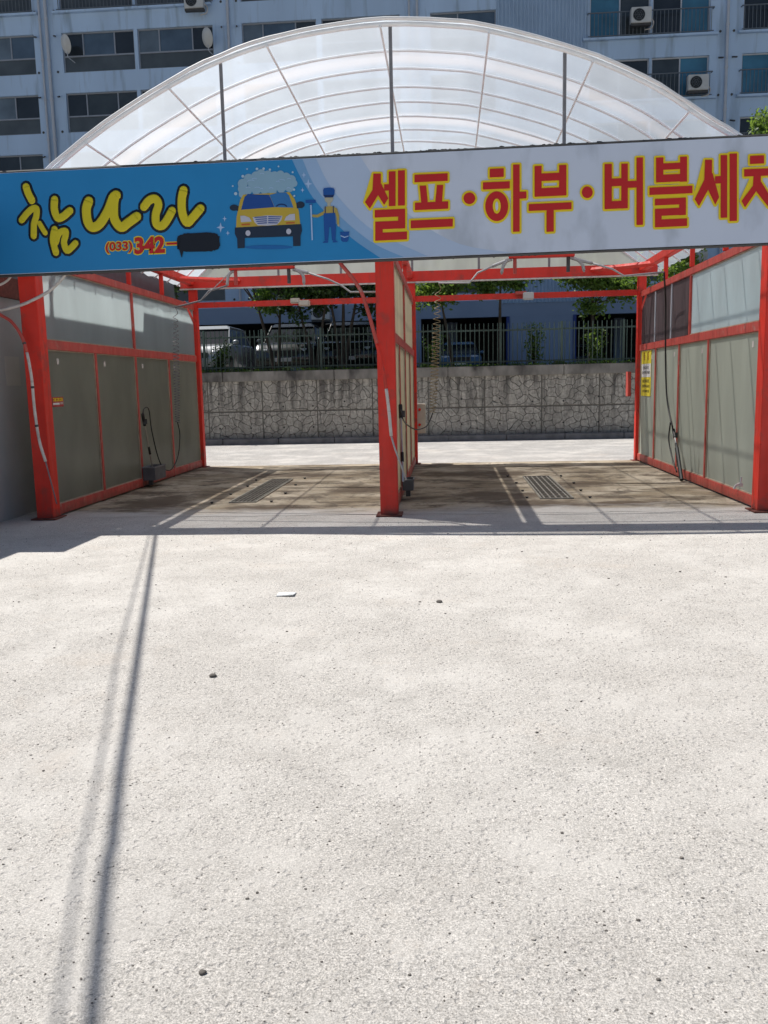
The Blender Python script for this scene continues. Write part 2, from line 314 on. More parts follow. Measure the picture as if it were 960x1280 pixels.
def tube(bm, pts, r, seg=8, flat=None, caps=True):
    """sweep a circle along pts; flat=(axis scale) squashes it along Y"""
    pts = [Vector(p) for p in pts]; rs = r if isinstance(r, (list, tuple)) else [r] * len(pts)
    rings = []; up = None
    for i, p in enumerate(pts):
        t = (pts[min(i + 1, len(pts) - 1)] - pts[max(i - 1, 0)]).normalized()
        if up is None: up = Vector((0, 1, 0)) if abs(t.y) < .9 else Vector((0, 0, 1))
        a = (up - t * up.dot(t)); 
        if a.length < 1e-4: a = Vector((1, 0, 0)) - t * t.x
        a.normalize(); b_ = t.cross(a); up = a
        ring = []
        for k in range(seg):
            q = 2 * math.pi * k / seg; off = a * math.cos(q) * rs[i] + b_ * math.sin(q) * rs[i]
            if flat is not None: off.y *= flat
            ring.append(bm.verts.new(p + off))
        rings.append(ring)
    for i in range(len(rings) - 1):
        for k in range(seg):
            bm.faces.new((rings[i][k], rings[i][(k + 1) % seg], rings[i + 1][(k + 1) % seg], rings[i + 1][k]))
    if caps: bm.faces.new(rings[0][::-1]); bm.faces.new(rings[-1])
    return bm
def smooth_path(pts, n=6):
    pts = [Vector(p) for p in pts]; out = []
    P = [pts[0] * 2 - pts[1]] + pts + [pts[-1] * 2 - pts[-2]]
    for i in range(1, len(P) - 2):
        for k in range(n):
            t = k / n; a, b_, c, d = P[i - 1], P[i], P[i + 1], P[i + 2]
            out.append(.5 * ((2 * b_) + (c - a) * t + (2 * a - 5 * b_ + 4 * c - d) * t * t + (3 * b_ - a - 3 * c + d) * t ** 3))
    out.append(pts[-1]); return out
def cyl(bm, p, q, r, seg=12): return tube(bm, [p, q], r, seg)
def ball(bm, c, r, sub=1, jit=0, sc=(1, 1, 1)):
    g = bmesh.ops.create_icosphere(bm, subdivisions=sub, radius=r)
    for v in g['verts']:
        v.co = Vector((v.co.x * sc[0], v.co.y * sc[1], v.co.z * sc[2])) * (1 + rnd.uniform(-jit, jit)) + Vector(c)
    return bm
def plane(bm, x0, x1, y0, y1, z, nx=1, ny=1):
    vs = [[bm.verts.new((x0 + (x1 - x0) * i / nx, y0 + (y1 - y0) * j / ny, z)) for j in range(ny + 1)] for i in range(nx + 1)]
    for i in range(nx):
        for j in range(ny): bm.faces.new((vs[i][j], vs[i + 1][j], vs[i + 1][j + 1], vs[i][j + 1]))
    return bm

# ------------------------------------------------------------------ setting
struct(obj('ground', plane(B(), -150, 150, -60, 16.38, 0), M_lot))
struct(obj('road', plane(B(), -150, 150, 16.38, 22.62, -.006), M_road))
b = plane(B(), -4.85, 3.55, 9.98, 16.34, .004, 60, 50)
for v in b.verts:
    if 9.99 < v.co.y < 16.3 and -4.8 < v.co.x < 3.5: v.co.z += .005 + .006 * noise.noise(v.co * 1.3)
# ragged near edge so that the stained slab dies out unevenly into the lot
for v in b.verts:
    if v.co.y < 9.99: v.co.y -= .10 + .14 * noise.noise(Vector((v.co.x * 2.3, 0, 3))); v.co.z = .003
struct(obj('wash_floor', b, M_wash))
b = B()
for i in range(60): box(b, -45 + i * 1.5 + .006, -45 + (i + 1) * 1.5 - .006, 22.55, 22.75, -.1, .15, .015)
struct(obj('kerb', b, M_kerb))
struct(obj('terrace_ground', plane(B(), -150, 150, 23.2, 200, 1.84), M_asph))
struct(obj('planting_bed', box(B(), -45, 45, 23.2, 25.0, 1.7, 1.88), M_soil))

# retaining wall
rw = thing('retaining_wall', 'grey retaining wall of moulded stone pattern concrete below the fence', 'wall', (0, 22.9, 0))
obj('wall_face', box(B(), -45, 45, 22.9, 23.2, -.1, 1.66), M_stone, rw)
b = B()
for i in range(30): box(b, -45 + i * 3 + .005, -45 + (i + 1) * 3 - .005, 22.84, 23.24, 1.66, 1.92, .015)
obj('coping', b, M_cope, rw)
for x in [-6.15, -5.3, -4.4, -3.6, -2.75, -1.3, .35, 1.35, 2.2, 3.0, 3.9]:
    for z in (.42, 1.08 if int(x * 10) % 2 else .98):
        obj('weep_hole', cyl(B(), (x, 22.8965, z), (x, 22.91, z), .024, 10), M_black, rw)

# fence on the wall
fe = thing('picket_fence', 'green grey metal picket fence standing on top of the retaining wall', 'fence', (0, 23.35, 1.88))
M_fence = mat('faded_green_fence_paint', (.065, .10, .08), .5, .3, 1.3)
for i in range(14):
    x0 = -13.0 + i * 1.6; b = B(); dz = rnd.uniform(-.015, .015)
    box(b, x0 + .03, x0 + 1.57, 23.34, 23.36, 2.02, 2.06); box(b, x0 + .03, x0 + 1.57, 23.34, 23.36, 2.84 + dz, 2.88 + dz)
    for k in range(13):
        x = x0 + .08 + k * .12; le = rnd.uniform(-.01, .01)
        box(b, x - .010, x + .010, 23.312, 23.336, 1.93, 3.04 + dz); 
    obj('fence_panel', b, M_fence, fe)
    obj('post', box(B(), x0 - .03, x0 + .03, 23.32, 23.38, 1.88, 3.05, .004), M_fence, fe)

# ------------------------------------------------------------------ apartment building
YB = 40.0
ab = thing('apartment_building', 'large lilac grey apartment block with rows of dark windows behind everything', 'building', (0, YB, 1.84))
def bx(u, v=60): return on_y(u, v, YB).x
XL, XR, ZT = -48., 40., 27.
cols = [(-26.5, -22.6, 2), (-22.4, -18.35, 3), (bx(78), bx(168), 3), (bx(172.5), bx(267), 3), (bx(303), bx(396), 3), (bx(402.5), bx(500), 3), (bx(538), bx(620), 2)]
colsR = [(bx(737, 60), bx(812, 60), 2), (bx(815, 60), bx(887, 60), 2), (bx(928), bx(1000), 3), (bx(1004), bx(1090), 3)]
rowsL = [15.68 + 2.55 * k for k in (3, 2, 1, 0, -1, -2, -3, -4)]
rowsR = [15.95 + 2.55 * k for k in (3, 2, 1, 0, -1, -2, -3, -4)]
WH = 1.68
corr = (bx(624), bx(733)); XC = (corr[0] - .1, corr[1] + .05)
wallb = B()
def wall_section(xa, xb, cs, rows):
    """facade slab pieces round the window openings, butted end to end"""
    xs = [xa]; 
    for c in cs: xs += [c[0], c[1]]
    xs.append(xb)
    for i in range(0, len(xs), 2): box(wallb, xs[i], xs[i + 1], YB, YB + .35, 5.15, ZT)
    for c in cs:
        z = 5.15
        for r0 in sorted(rows):
            box(wallb, c[0], c[1], YB, YB + .35, z, r0); z = r0 + WH
        box(wallb, c[0], c[1], YB, YB + .35, z, ZT)
wall_section(XL, XC[0], cols, rowsL); wall_section(XC[1], XR, colsR, rowsR)
obj('wall', wallb, M_bwall, ab)
b = B(); box(b, XL, XR, YB + .9, YB + 12, 5.2, ZT - .1); obj('interior_core', b, M_bdark, ab)
b = B(); box(b, XL - .3, XR + .3, YB - .2, YB + 12.3, ZT, ZT + .6); obj('roof', b, M_bwall, ab)
b = B()   # ribbed cladding of the stair tower
n = int((XC[1] - XC[0]) / .16); wdt = (XC[1] - XC[0]) / n
for i in range(n):
    x = XC[0] + i * wdt; pr = [(x, YB - .02), (x + wdt * .25, YB - .07), (x + wdt * .55, YB - .07), (x + wdt * .75, YB - .02), (x + wdt, YB - .02)]
    for (xa, ya), (xb2, yb2) in zip(pr, pr[1:]):
        b.faces.new([b.verts.new(q) for q in ((xa, ya, 5.0), (xb2, yb2, 5.0), (xb2, yb2, ZT), (xa, ya, ZT))])
obj('stair_cladding', b, M_corr, ab)
b = B(); box(b, XC[0], XC[1], YB + .01, YB + .35, 5.15, ZT); obj('stair_wall', b, M_bwall, ab)
# base storey
pil = (bx(637, 430), bx(716, 430))
b = B(); box(b, XL, XR, YB - .015, YB + .4, 4.42, 5.15); obj('painted_beam', b, M_bbase, ab)
for (xa, xb2) in ((pil[0], pil[1]), (-12.6, -11.6), (-24, -23), (12.5, 15.5), (-1.9, -1.2)):
    obj('painted_pier', box(B(), xa, xb2, YB - .01, YB + .5, 1.84, 4.42), M_bbase, ab)
for x in (pil[0] - .14, pil[1]): obj('opening_trim', box(B(), x, x + .14, YB - .06, YB + .5, 1.84, 4.42), M_bframe, ab)
obj('parking_back_wall', box(B(), XL, XR, YB + 9, YB + 12, 1.84, 5.15), M_bdark, ab)
obj('parking_ceiling', box(B(), XL, XR, YB + .41, YB + 9, 4.5, 5.15), M_bdark, ab)
for x in (-17, -8, 0, 8.2, 18): obj('column', box(B(), x, x + .5, YB + 4, YB + 4.5, 1.84, 4.5), M_bbase, ab)
# windows
def window(x0, x1, z0, npan, style, right=False):
    fr = B(); t = .05; fy0, fy1 = YB + .10, YB + .17
    wt = WH * (.40 if not right else 0)
    box(fr, x0, x0 + t, fy0, fy1, z0, z0 + WH); box(fr, x1 - t, x1, fy0, fy1, z0, z0 + WH)
    box(fr, x0 + t, x1 - t, fy0, fy1, z0, z0 + t); box(fr, x0 + t, x1 - t, fy0, fy1, z0 + WH - t, z0 + WH)
    if not right: box(fr, x0 + t, x1 - t, fy0 - .005, fy1, z0 + wt, z0 + wt + .06)
    cuts = [.28, .72] if npan == 3 else [.42]
    if right: cuts = [.5]
    for c in cuts:
        xc = x0 + (x1 - x0) * c; box(fr, xc - .028, xc + .028, fy0 + .004, fy1 - .004, z0 + wt + (.06 if not right else t), z0 + WH - t)
    fo = obj('window', fr, M_frame2 if right else M_frame, ab)
    pb = B(); xs = [x0] + [x0 + (x1 - x0) * c for c in cuts] + [x1]
    mats = list(M_g) + [M_gl]
    for i in range(len(xs) - 1):
        k = style[i % len(style)]; yy = YB + .135 + .008 * (i % 2)
        box(pb, xs[i], xs[i + 1], yy, yy + .006, z0 + wt, z0 + WH, 0, k)
    if not right: box(pb, x0, x1, YB + .13, YB + .136, z0, z0 + wt - .001, 0, 5)
    obj('pane', pb, mats, fo)
def railing(x0, x1, z0, h=.95):
    b = B(); y = YB - .16; box(b, x0 - .12, x1 + .12, y - .02, y + .02, z0 + h, z0 + h + .04); box(b, x0 - .1, x1 + .1, y - .015, y + .015, z0 + .03, z0 + .06)
    n = int((x1 - x0) / .16)
    for i in range(n + 1):
        x = x0 + (x1 - x0) * i / n; box(b, x - .011, x + .011, y - .011, y + .011, z0 + .06, z0 + h)
    for x in (x0 - .1, x1 + .1): box(b, x - .015, x + .015, y, YB, z0 + h, z0 + h + .03)
    o = obj('railing', b, M_rail, ab)
    return o
for ri, z in enumerate(rowsL):
    for ci, (xa, xb2, n) in enumerate(cols):
        st = [[0, 1, 0], [4, 4, 1], [0, 4, 0], [2, 4, 1], [1, 0, 1], [0, 0, 2]][(ri * 5 + ci * 3) % 6]
        if ri == 3 and ci == 2: st = [0, 4, 0]
        if ri == 3 and ci == 3: st = [2, 4, 0]
        if ri == 3 and ci == 1: st = [2, 2, 4]
        if ri == 4 and ci == 1: st = [2, 2, 0]
        if ri == 4 and ci == 2: st = [0, 1, 1]
        window(xa, xb2, z, n, st)
for ri, z in enumerate(rowsR):
    for ci, (xa, xb2, n) in enumerate(colsR):
        st = [[3, 1], [0, 3], [1, 0], [3, 3], [0, 0]][(ri * 2 + ci * 3) % 5]
        if ri == 3: st = [[3, 1], [0, 3], [0, 2], [1, 3]][ci]
        if ri == 4: st = [[0, 0], [1, 3], [3, 3], [1, 1]][ci]
        window(xa, xb2, z, n, st, True)
    if ri < 6:
        railing(colsR[0][0], colsR[1][1], z); railing(colsR[2][0], colsR[3][1], z)
b = B()
for z in rowsR: box(b, colsR[0][0] - .3, colsR[1][1] + .3, YB - .2, YB - .001, z - .1, z - .01); box(b, colsR[2][0] - .2, colsR[3][1] + .2, YB - .2, YB - .001, z - .1, z - .01)
obj('balcony_ledge', b, M_bwall, ab)
railing(cols[1][0], cols[1][1], rowsL[2]); railing(cols[2][0], cols[3][1], rowsL[2])
b = B(); box(b, cols[0][0], cols[1][1] + .3, YB - .2, YB - .001, rowsL[2] - .1, rowsL[2] - .01); box(b, cols[2][0] - .3, cols[3][1], YB - .2, YB - .001, rowsL[2] - .1, rowsL[2] - .01); obj('balcony_ledge', b, M_bwall, ab)
# drain pipes on the piers and flue stubs
for (u, r) in ((53, .05), (61, .07), (287, .06), (512, .05), (522, .06), (908, .06)):
    x = bx(u); b = cyl(B(), (x, YB - .09, 5.2), (x, YB - .09, ZT), r, 10)
    for k in range(12): cyl(b, (x, YB - .09, 6 + k * 1.7), (x, YB - .09, 6.08 + k * 1.7), r + .018, 10)
    obj('drain_pipe', b, M_frame2, ab)
for u in (46, 70, 278, 297, 899, 916):
    x = bx(u)
    for z in (rowsL if u < 600 else rowsR):
        zz = z + WH - .12
        b = B(); cyl(b, (x, YB, zz), (x + .08, YB - .34, zz - .12), .035, 8); obj('flue_stub', b, M_dark, ab)
        ball(b := B(), (x + .02, YB - .015, z + .05), .06, 1, 0, (1, .4, 1)); obj('vent_cap', b, M_dark, ab)

# air conditioners and dishes on the facade
def ac(u, v, y, label, w=.85, h=.62):
    p = on_y(u, v, y); t = thing('air_conditioner', label, 'air conditioner', p, 'air conditioner units on the apartment facade')
    obj('casing', box(B(), p.x - w / 2, p.x + w / 2, y - .16, y + .14, p.z - h / 2, p.z + h / 2, .02), M_white2, t)
    b = B(); cx = p.x - w * .12
    for rr in (.24, .17, .1): 
        ring = [(cx + rr * math.cos(a * math.pi / 12), y - .175, p.z + rr * math.sin(a * math.pi / 12)) for a in range(25)]
        tube(b, ring, .007, 5, caps=False)
    for k in range(6):
        a = k * math.pi / 3; cyl(b, (cx, y - .172, p.z), (cx + .24 * math.cos(a), y - .172, p.z + .24 * math.sin(a)), .006, 5)
    obj('fan_grille', b, M_rail, t)
    obj('fan_opening', cyl(B(), (cx, y - .159, p.z), (cx, y - .165, p.z), .25, 24), M_black, t)
    b = B(); box(b, p.x - w / 2, p.x + w / 2, y - .1, y + .1, p.z - h / 2 - .09, p.z - h / 2 - .002); obj('bracket', b, M_dark, t)
    obj('refrigerant_pipe', tube(B(), smooth_path([(p.x + w / 2, y, p.z - .1), (p.x + w / 2 + .12, y + .05, p.z - .25), (p.x + w / 2 + .05, y + .1, p.z - .45), (p.x + .2, y + .15, p.z - .5)]), .022, 6), M_wpvc, t)
M_white2 = mat('aged_white_casing', (.55, .56, .55), .5, .08, 4)
ac(801, 20, YB - .35, 'white air conditioner hung on the upper right balcony railing')
ac(872, 104, YB - .35, 'white air conditioner on the lower balcony railing near the roof arch')
ac(401, 391, YB - .35, 'white air conditioner on the wall behind the trees over the left bay')
ac(243, 2, YB - .35, 'air conditioner at the top left cut by the photo edge')
def dish(u, v, y, label, s=.33, zs=1):
    p = on_y(u, v, y); t = thing('satellite_dish', label, 'satellite dish', p, 'satellite dishes on the apartment facade')
    b = B(); g = bmesh.ops.create_uvsphere(b, u_segments=20, v_segments=10, radius=1)
    bmesh.ops.delete(b, geom=[v for v in b.verts if v.co.z > -.55], context='VERTS')
    for v in b.verts: v.co = Matrix.Rotation(R(-70), 3, 'X') @ Matrix.Rotation(R(28), 3, 'Y') @ (Vector((v.co.x, v.co.y * 1.3, (v.co.z + .8) * .8)) * s * 1.15) + p
    obj('reflector', b, M_white2, t, True)
    obj('mast', tube(B(), [p + Vector((0, .05, 0)), p + Vector((.05, .12, -.5)), p + Vector((.2, .5, -.62))], .02, 6), M_frame2, t)
dish(258, 47, YB - .5, 'white satellite dish on the window left of the arch top')
dish(81, 55, YB - .5, 'pale satellite dish by the window beside the left drain pipes')
dish(877, 319, YB - .5, 'pale satellite dish glimpsed under the right end of the sign', .28)

# ------------------------------------------------------------------ left neighbour
an = thing('neighbour_building', 'low grey plaster building at the left edge beside the left red post', 'building', (-7, 12, 0))
b = B(); box(b, -11, -5.25, 8.6, 13.70, 0, 3.45); box(b, -11, -5.25, 13.70, 16.6, 0, 3.75); box(b, -11, -5.67, 8.24, 8.6, 0, 3.45)
obj('wall', b, M_plaster, an)
obj('fascia', box(box(B(), -5.249, -5.22, 8.6, 13.70, 2.861, 3.44), -5.249, -5.22, 13.701, 16.6, 2.861, 3.74), M_rail, an)
obj('ledge', box(B(), -5.249, -5.20, 9.1, 13.6, 2.62, 2.86), M_rust, an)
p = on_x(5, 445, -5.25); q = on_x(26, 482, -5.25)
obj('repair_patch', box(B(), -5.25, -5.247, min(p.y, q.y), max(p.y, q.y), min(p.z, q.z), max(p.z, q.z)), M_plast2, an)
# service mast and the overhead cables whose shadows cross the lot
ms = thing('service_mast', 'short grey service mast on the neighbour building roof', 'mast', (-6.25, 10.6, 3.45))
obj('pole', cyl(B(), (-5.95, 10.9, 3.45), (-5.95, 10.9, 5.4), .04), M_galv, ms)
obj('crossarm', box(B(), -6.3, -5.7, 10.87, 10.93, 5.15, 5.22), M_galv, ms)
def cab(uvs, h, r, label):
    g = [on_z(u, v) + Vector((-SX * h, SY * h, h)) for u, v in uvs]
    d0 = (g[0] - g[1]).normalized(); d1 = (g[-1] - g[-2]).normalized()
    pts = [g[0] + d0 * ((10.9 - g[0].y) / d0.y)] + g + [g[-1] + d1 * 5 + Vector((0, 0, .3)), g[-1] + d1 * 11 + Vector((0, 0, .9))]
    tag(obj('overhead_cable', tube(B(), smooth_path(pts, 6), r, 8), M_black), label, 'cable')
cab([(194, 672), (181, 760), (160, 900), (151, 960), (141, 1050), (118, 1240)], 5.2, .021, 'thick black overhead cable casting the dark line on the lot')
cab([(168, 740), (147, 820), (131, 920), (108, 1040), (82, 1200)], 5.2, .007, 'thin overhead cable casting the faint left line on the lot')

# ------------------------------------------------------------------ wash shelter frame
sh = thing('car_wash_shelter', 'red steel car wash shelter with arched clear film roof over two bays', 'shelter', (-.6, 13, 0))
def rbox(name, x0, x1, y0, y1, z0, z1, m=M_red, par=sh, bev=.006): return obj(name, box(B(), x0, x1, y0, y1, z0, z1, bev), m, par)
for (x0, x1) in ((-4.88, -4.68), (-.79, -.59), (3.42, 3.62)):
    po = rbox('post', x0, x1, 9.75, 9.95, .02, 3.5)
    rbox('base_plate', x0 - .05, x1 + .05, 9.69, 10.01, .002, .02, M_rust, po, .003)
for (x0, x1) in ((-4.80, -4.66), (-.72, -.58), (3.42, 3.56)):
    po = rbox('post', x0, x1, 16.1, 16.24, .02, 3.34)
    rbox('base_plate', x0 - .05, x1 + .05, 16.03, 16.3, .002, .02, M_rust, po, .003)
for (x0, x1) in ((-4.66, -.72), (-.58, 3.42)):
    rbox('tie_beam', x0, x1, 16.14, 16.20, 2.99, 3.09)
rbox('rear_beam', -4.95, 3.75, 16.11, 16.25, 3.345, 3.53)
rbox('front_beam', -4.95, 3.75, 9.82, 9.94, 3.505, 3.63)
b = B(); box(b, -4.95, 3.75, 16.06, 16.108, 3.315, 3.34); obj('beam_lip', b, M_wpvc, sh)
for x in (-4.80, 3.42): rbox('eave_beam', x, x + .12, 9.945, 16.108, 3.40, 3.52)
rbox('ridge_beam', -.74, -.62, 9.945, 16.108, 3.40, 3.50)
for x in (-4.77, 3.45):
    for y in (11.4, 12.9, 14.4): rbox('stud', x, x + .06, y - .03, y + .03, 3.06, 3.398)
for y in (11.4, 12.9, 14.4): rbox('stud', -.71, -.65, y - .03, y + .03, 3.06, 3.398)
# diagonal braces at rear corners
def bar(name, p, q, r, m=M_red, par=sh, seg=4):
    return obj(name, tube(B(), [p, q], r, seg), m, par)
for x, s in ((-4.73, 1), (3.49, -1)):
    bar('corner_brace', (x, 15.2, 3.42), (x + s * .9, 16.1, 3.45), .045)
    bar('corner_brace', (x, 16.15, 2.7), (x + s * .0, 15.6, 3.05), .03)
# arched roof
AR = [(-5.02, 3.40), (-4.76, 3.63), (-4.37, 3.96), (-3.74, 4.385), (-2.97, 4.79), (-2.42, 5.01), (-1.89, 5.155), (-1.33, 5.245), (-.62, 5.29),
      (.04, 5.24), (.47, 5.17), (1.25, 4.945), (1.75, 4.75), (2.25, 4.50), (2.7, 4.20), (3.1, 3.95), (3.5, 3.66), (3.83, 3.40)]
arc = smooth_path([(x, 0, z) for x, z in AR], 3)
Y0, Y1 = 9.74, 16.75
b = B(); ny = 42; rows = []
ribs = [9.78, 10.52, 11.08, 11.74, 12.33, 12.97, 13.62, 14.26, 14.9, 15.55, 16.15, 16.7]
for j in range(ny + 1):
    y = Y0 + (Y1 - Y0) * j / ny; dmin = min(abs(y - r) for r in ribs)
    rows.append([b.verts.new((p.x + .02 * noise.noise(Vector((p.x, y * 2, 0))), y, p.z + .032 - .035 * min(dmin / .3, 1) + .015 * noise.noise(Vector((p.x * 1.5, y * 3, 5))))) for p in arc])
for j in range(ny):
    for i in range(len(arc) - 1): b.faces.new((rows[j][i], rows[j][i + 1], rows[j + 1][i + 1], rows[j + 1][i]))
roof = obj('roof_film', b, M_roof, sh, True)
for k, y in enumerate(ribs):
    r = .017 if k else .026
    rb = obj('arch_rib', tube(B(), [(p.x, y, p.z) for p in arc], r, 8), M_rib, sh, True)
    if k == 0:
        b = B(); wp = []
        for i, p in enumerate(arc): wp.append((p.x, y - .03 + .006 * noise.noise(p * 3), p.z + .045 + .012 * noise.noise(p * 4)))
        tube(b, wp, .020, 8); tube(b, [(x, yy + .06, z - .008) for x, yy, z in wp], .018, 8)
        obj('film_edge_roll', b, M_white, sh, True)
def arch_z(x):
    for a, c in zip(arc, arc[1:]):
        if a.x <= x <= c.x: return a.z + (c.z - a.z) * (x - a.x) / (c.x - a.x + 1e-9)
    return 3.4
for (u, v) in ((110, 181), (213, 109), (335, 60), (476, 36), (611, 45), (740, 80), (860, 144)):
    x = on_y(u, v, 9.78).x; z = arch_z(x) - .045
    obj('purlin', cyl(B(), (x, 9.7, z), (x, 16.75, z), .013, 8), M_rib, sh)
for u in (278, 489.5, 705.5):
    x = on_y(u, 130, 9.8).x
    obj('arch_strut', cyl(B(), (x, 9.80, 3.60), (x, 9.80, arch_z(x) - .02), .020, 8), M_galvd, sh)
# rear gable film
b = B()
for a, c in zip(arc, arc[1:]): b.faces.new([b.verts.new(q) for q in ((a.x, 16.72, 3.53), (c.x, 16.72, 3.53), (c.x, 16.72, max(c.z, 3.54)), (a.x, 16.72, max(a.z, 3.54)))])
bmesh.ops.remove_doubles(b, verts=b.verts, dist=.0005); obj('rear_gable_film', b, M_gable, sh)
for x in (-3.2, -2.0, -.65, .6, 1.9): obj('arch_strut', cyl(B(), (x, 16.68, 3.5), (x, 16.68, arch_z(x)), .022, 8), M_galvd, sh)
obj('gable_sill', box(B(), -4.9, 3.7, 16.64, 16.70, 3.42, 3.50), M_galv, sh)

# ------------------------------------------------------------------ side walls of the bays
def bay_wall(x, label, pm, upper, mids, side):
    t = thing('wash_bay_wall', label, 'wall', (x, 13, 0), 'frosted panel walls of the wash bays')
    w = .035; y0, y1 = 9.955, 16.095
    def fb(n, *a): return obj(n, box(B(), *a, .004), M_redf, t)
    fb('bottom_rail', x - w, x + w, y0, y1, .03, .15); fb('middle_rail', x - w, x + w, y0, y1, 2.0, 2.11); fb('top_rail', x - w, x + w, y0, y1, 2.95, 3.05)
    ys = [y0] + mids + [y1]
    for y in mids: fb('mullion', x - w + .004, x + w - .004, y - .03, y + .03, .151, 1.999)
    fb('mullion', x - w + .004, x + w - .004, 12.87, 12.93, 2.111, 2.949)
    for y in mids: fb('foot', x - .02, x + .02, y - .02, y + .02, .002, .029)
    for i, (a, c) in enumerate(zip(ys, ys[1:])):
        pr = box(B(), x - .005, x + .005, a + .031, c - .031, .151, 1.999)
        obj('frosted_panel', pr, pm, t)
        obj('bead', box(box(box(box(B(), x - .02, x + .02, a + .031, a + .043, .16, 1.99), x - .02, x + .02, c - .043, c - .031, .16, 1.99), x - .02, x + .02, a + .031, c - .031, .151, .163), x - .02, x + .02, a + .031, c - .031, 1.985, 1.998), M_bead, t)
        tabs = B(); box(tabs, x + side * .006, x + side * .010, a + .30, a + .36, 1.83, 1.90); obj('latch_tab', tabs, M_wpvc, t)
    for i, (a, c) in enumerate(((y0, 12.87), (12.93, y1))):
        if upper == 'vent' and i == 1:
            for k in range(3):
                aa = a + (c - a) * k / 3; cc = a + (c - a) * (k + 1) / 3
                obj('vent_panel', box(B(), x - .006, x + .006, aa + .02, cc - .02, 2.112, 2.948), M_vent, t)
                if k: obj('vent_mullion', box(B(), x - .02, x + .02, aa - .018, aa + .018, 2.112, 2.948), M_frame2, t)
        else:
            obj('frosted_panel', box(B(), x - .005, x + .005, a + .001, c - .001, 2.112, 2.948), M_panRu if upper == 'vent' else (M_panLu if pm is M_panL else pm), t)
            for (p0, p1) in ((2.112, 2.124), (2.936, 2.948)): obj('bead', box(B(), x - .02, x + .02, a + .001, c - .001, p0, p1), M_bead, t)
    return t
M_bead = mat('yellowed_sealant_bead', (.42, .32, .24), .7, .2, 8)
bay_wall(-4.735, 'left frosted panel wall in shade with grey green panels in red frames', M_panL, None, [11.4, 12.9, 14.47], 1)
bay_wall(-.65, 'middle frosted panel wall between the two bays seen edge on', M_panM, None, [11.4, 12.9, 14.47], 1)
bay_wall(3.49, 'right frosted panel wall with a row of dark vent panels and yellow notice', M_panR, 'vent', [11.95, 13.42, 14.9], -1)

# ------------------------------------------------------------------ sign board
SYF = 9.60
sg = thing('sign_board', 'long blue and white car wash sign with red Korean letters across the shelter', 'sign', (-.7, SYF, 2.84))
def sp(u, v, d=0): p = on_y(u, v, SYF); return Vector((p.x, SYF - d, p.z))
def lerp(a, b_, t): return a + (b_ - a) * t
UL, UR = -60, 1050
def vtop(u): return 216.5 - .0483 * u
def vbot(u): return 343.5 - .0420 * u
TL, TR, BR_, BL_ = sp(UL, vtop(UL)), sp(UR, vtop(UR)), sp(UR, vbot(UR)), sp(UL, vbot(UL))
def M_flat(name, c, r=.45): return mat(name, c, r, .03, 3, spec=.35)
b = B(); f = [b.verts.new(p) for p in (TL, TR, BR_, BL_)]; k = [b.verts.new(p + Vector((0, .14, 0))) for p in (TL, TR, BR_, BL_)]
b.faces.new(f); b.faces.new(k[::-1])
for i in range(4): b.faces.new((f[i], k[i], k[(i + 1) % 4], f[(i + 1) % 4]))
bmesh.ops.recalc_face_normals(b, faces=b.faces)
obj('panel', b, mat('sign_white_face', (.58, .65, .78), .5, .03, 1.5, dirt=(.44, .50, .60), dscale=2.4, dthr=.55, stretch=(1, 1, .5)), sg)
b = B()
tube(b, [TL + Vector((0, .02, .012)), TR + Vector((0, .02, .012))], .016, 6); tube(b, [BL_ + Vector((0, .02, -.012)), BR_ + Vector((0, .02, -.012))], .018, 6)
tube(b, [TL, BL_], .016, 6); tube(b, [TR, BR_], .016, 6); obj('frame', b, M_dark, sg)
b = B()   # frayed lacing along the top edge
for i in range(150):
    u = 240 + i * 4.6 + rnd.uniform(-2, 2); p = sp(u, vtop(u)); 
    if rnd.random() < (.3 if u > 720 else .85): ball(b, p + Vector((0, .03, .018 + rnd.uniform(0, .012))), rnd.uniform(.008, .02), 1, .3, (1.7, 1, .7))
for i in range(110):
    u = 30 + i * 8.4 + rnd.uniform(-3, 3); p = sp(u, vbot(u))
    if rnd.random() < .6: ball(b, p + Vector((0, .03, -.022)), rnd.uniform(.006, .015), 1, .3, (2, 1, .7))
tube(b, [sp(235, vtop(235)) + Vector((0, .03, .02)), sp(935, vtop(935)) + Vector((0, .03, .02))], .006, 5); tube(b, [sp(25, vbot(25)) + Vector((0, .03, -.022)), sp(955, vbot(955)) + Vector((0, .03, -.022))], .006, 5)
obj('lacing', b, M_black, sg)
LAY = [0]
def poly(bm, pts, d, thick=None):
    """flat printed shape (photo px -> sign plane) at d metres in front of the panel"""
    LAY[0] += 1; d += (LAY[0] % 60) * .00005
    vs = [bm.verts.new(sp(u, v, d)) for u, v in pts]
    f_ = bm.faces.new(vs); 
    return bm
def hull(pts):
    pts = sorted(set(pts)); 
    def half(ps):
        o = []
        for p in ps:
            while len(o) > 1 and (o[-1][0] - o[-2][0]) * (p[1] - o[-2][1]) - (o[-1][1] - o[-2][1]) * (p[0] - o[-2][0]) <= 0: o.pop()
            o.append(p)
        return o
    a = half(pts); c = half(pts[::-1]); return a[:-1] + c[:-1]
def grow(pts, r): return hull([(x + r * math.cos(k * math.pi / 6), y + r * math.sin(k * math.pi / 6)) for x, y in pts for k in range(12)])
def stroke(bm, pts, r, d, n=5, fl=None):
    q = [sp(u, v, d) for u, v in (([(p.x, p.y) for p in smooth_path([(a, c, 0) for a, c in pts], n)]) if len(pts) > 2 else pts)]
    s = .0091 * 1.0  # metres per photo pixel on the sign
    tube(bm, q, r * s, 12, flat=fl or .12)
    for e in (q[0], q[-1]): ball(bm, e, r * s, 2, 0, (1, fl or .12, 1))
    return bm
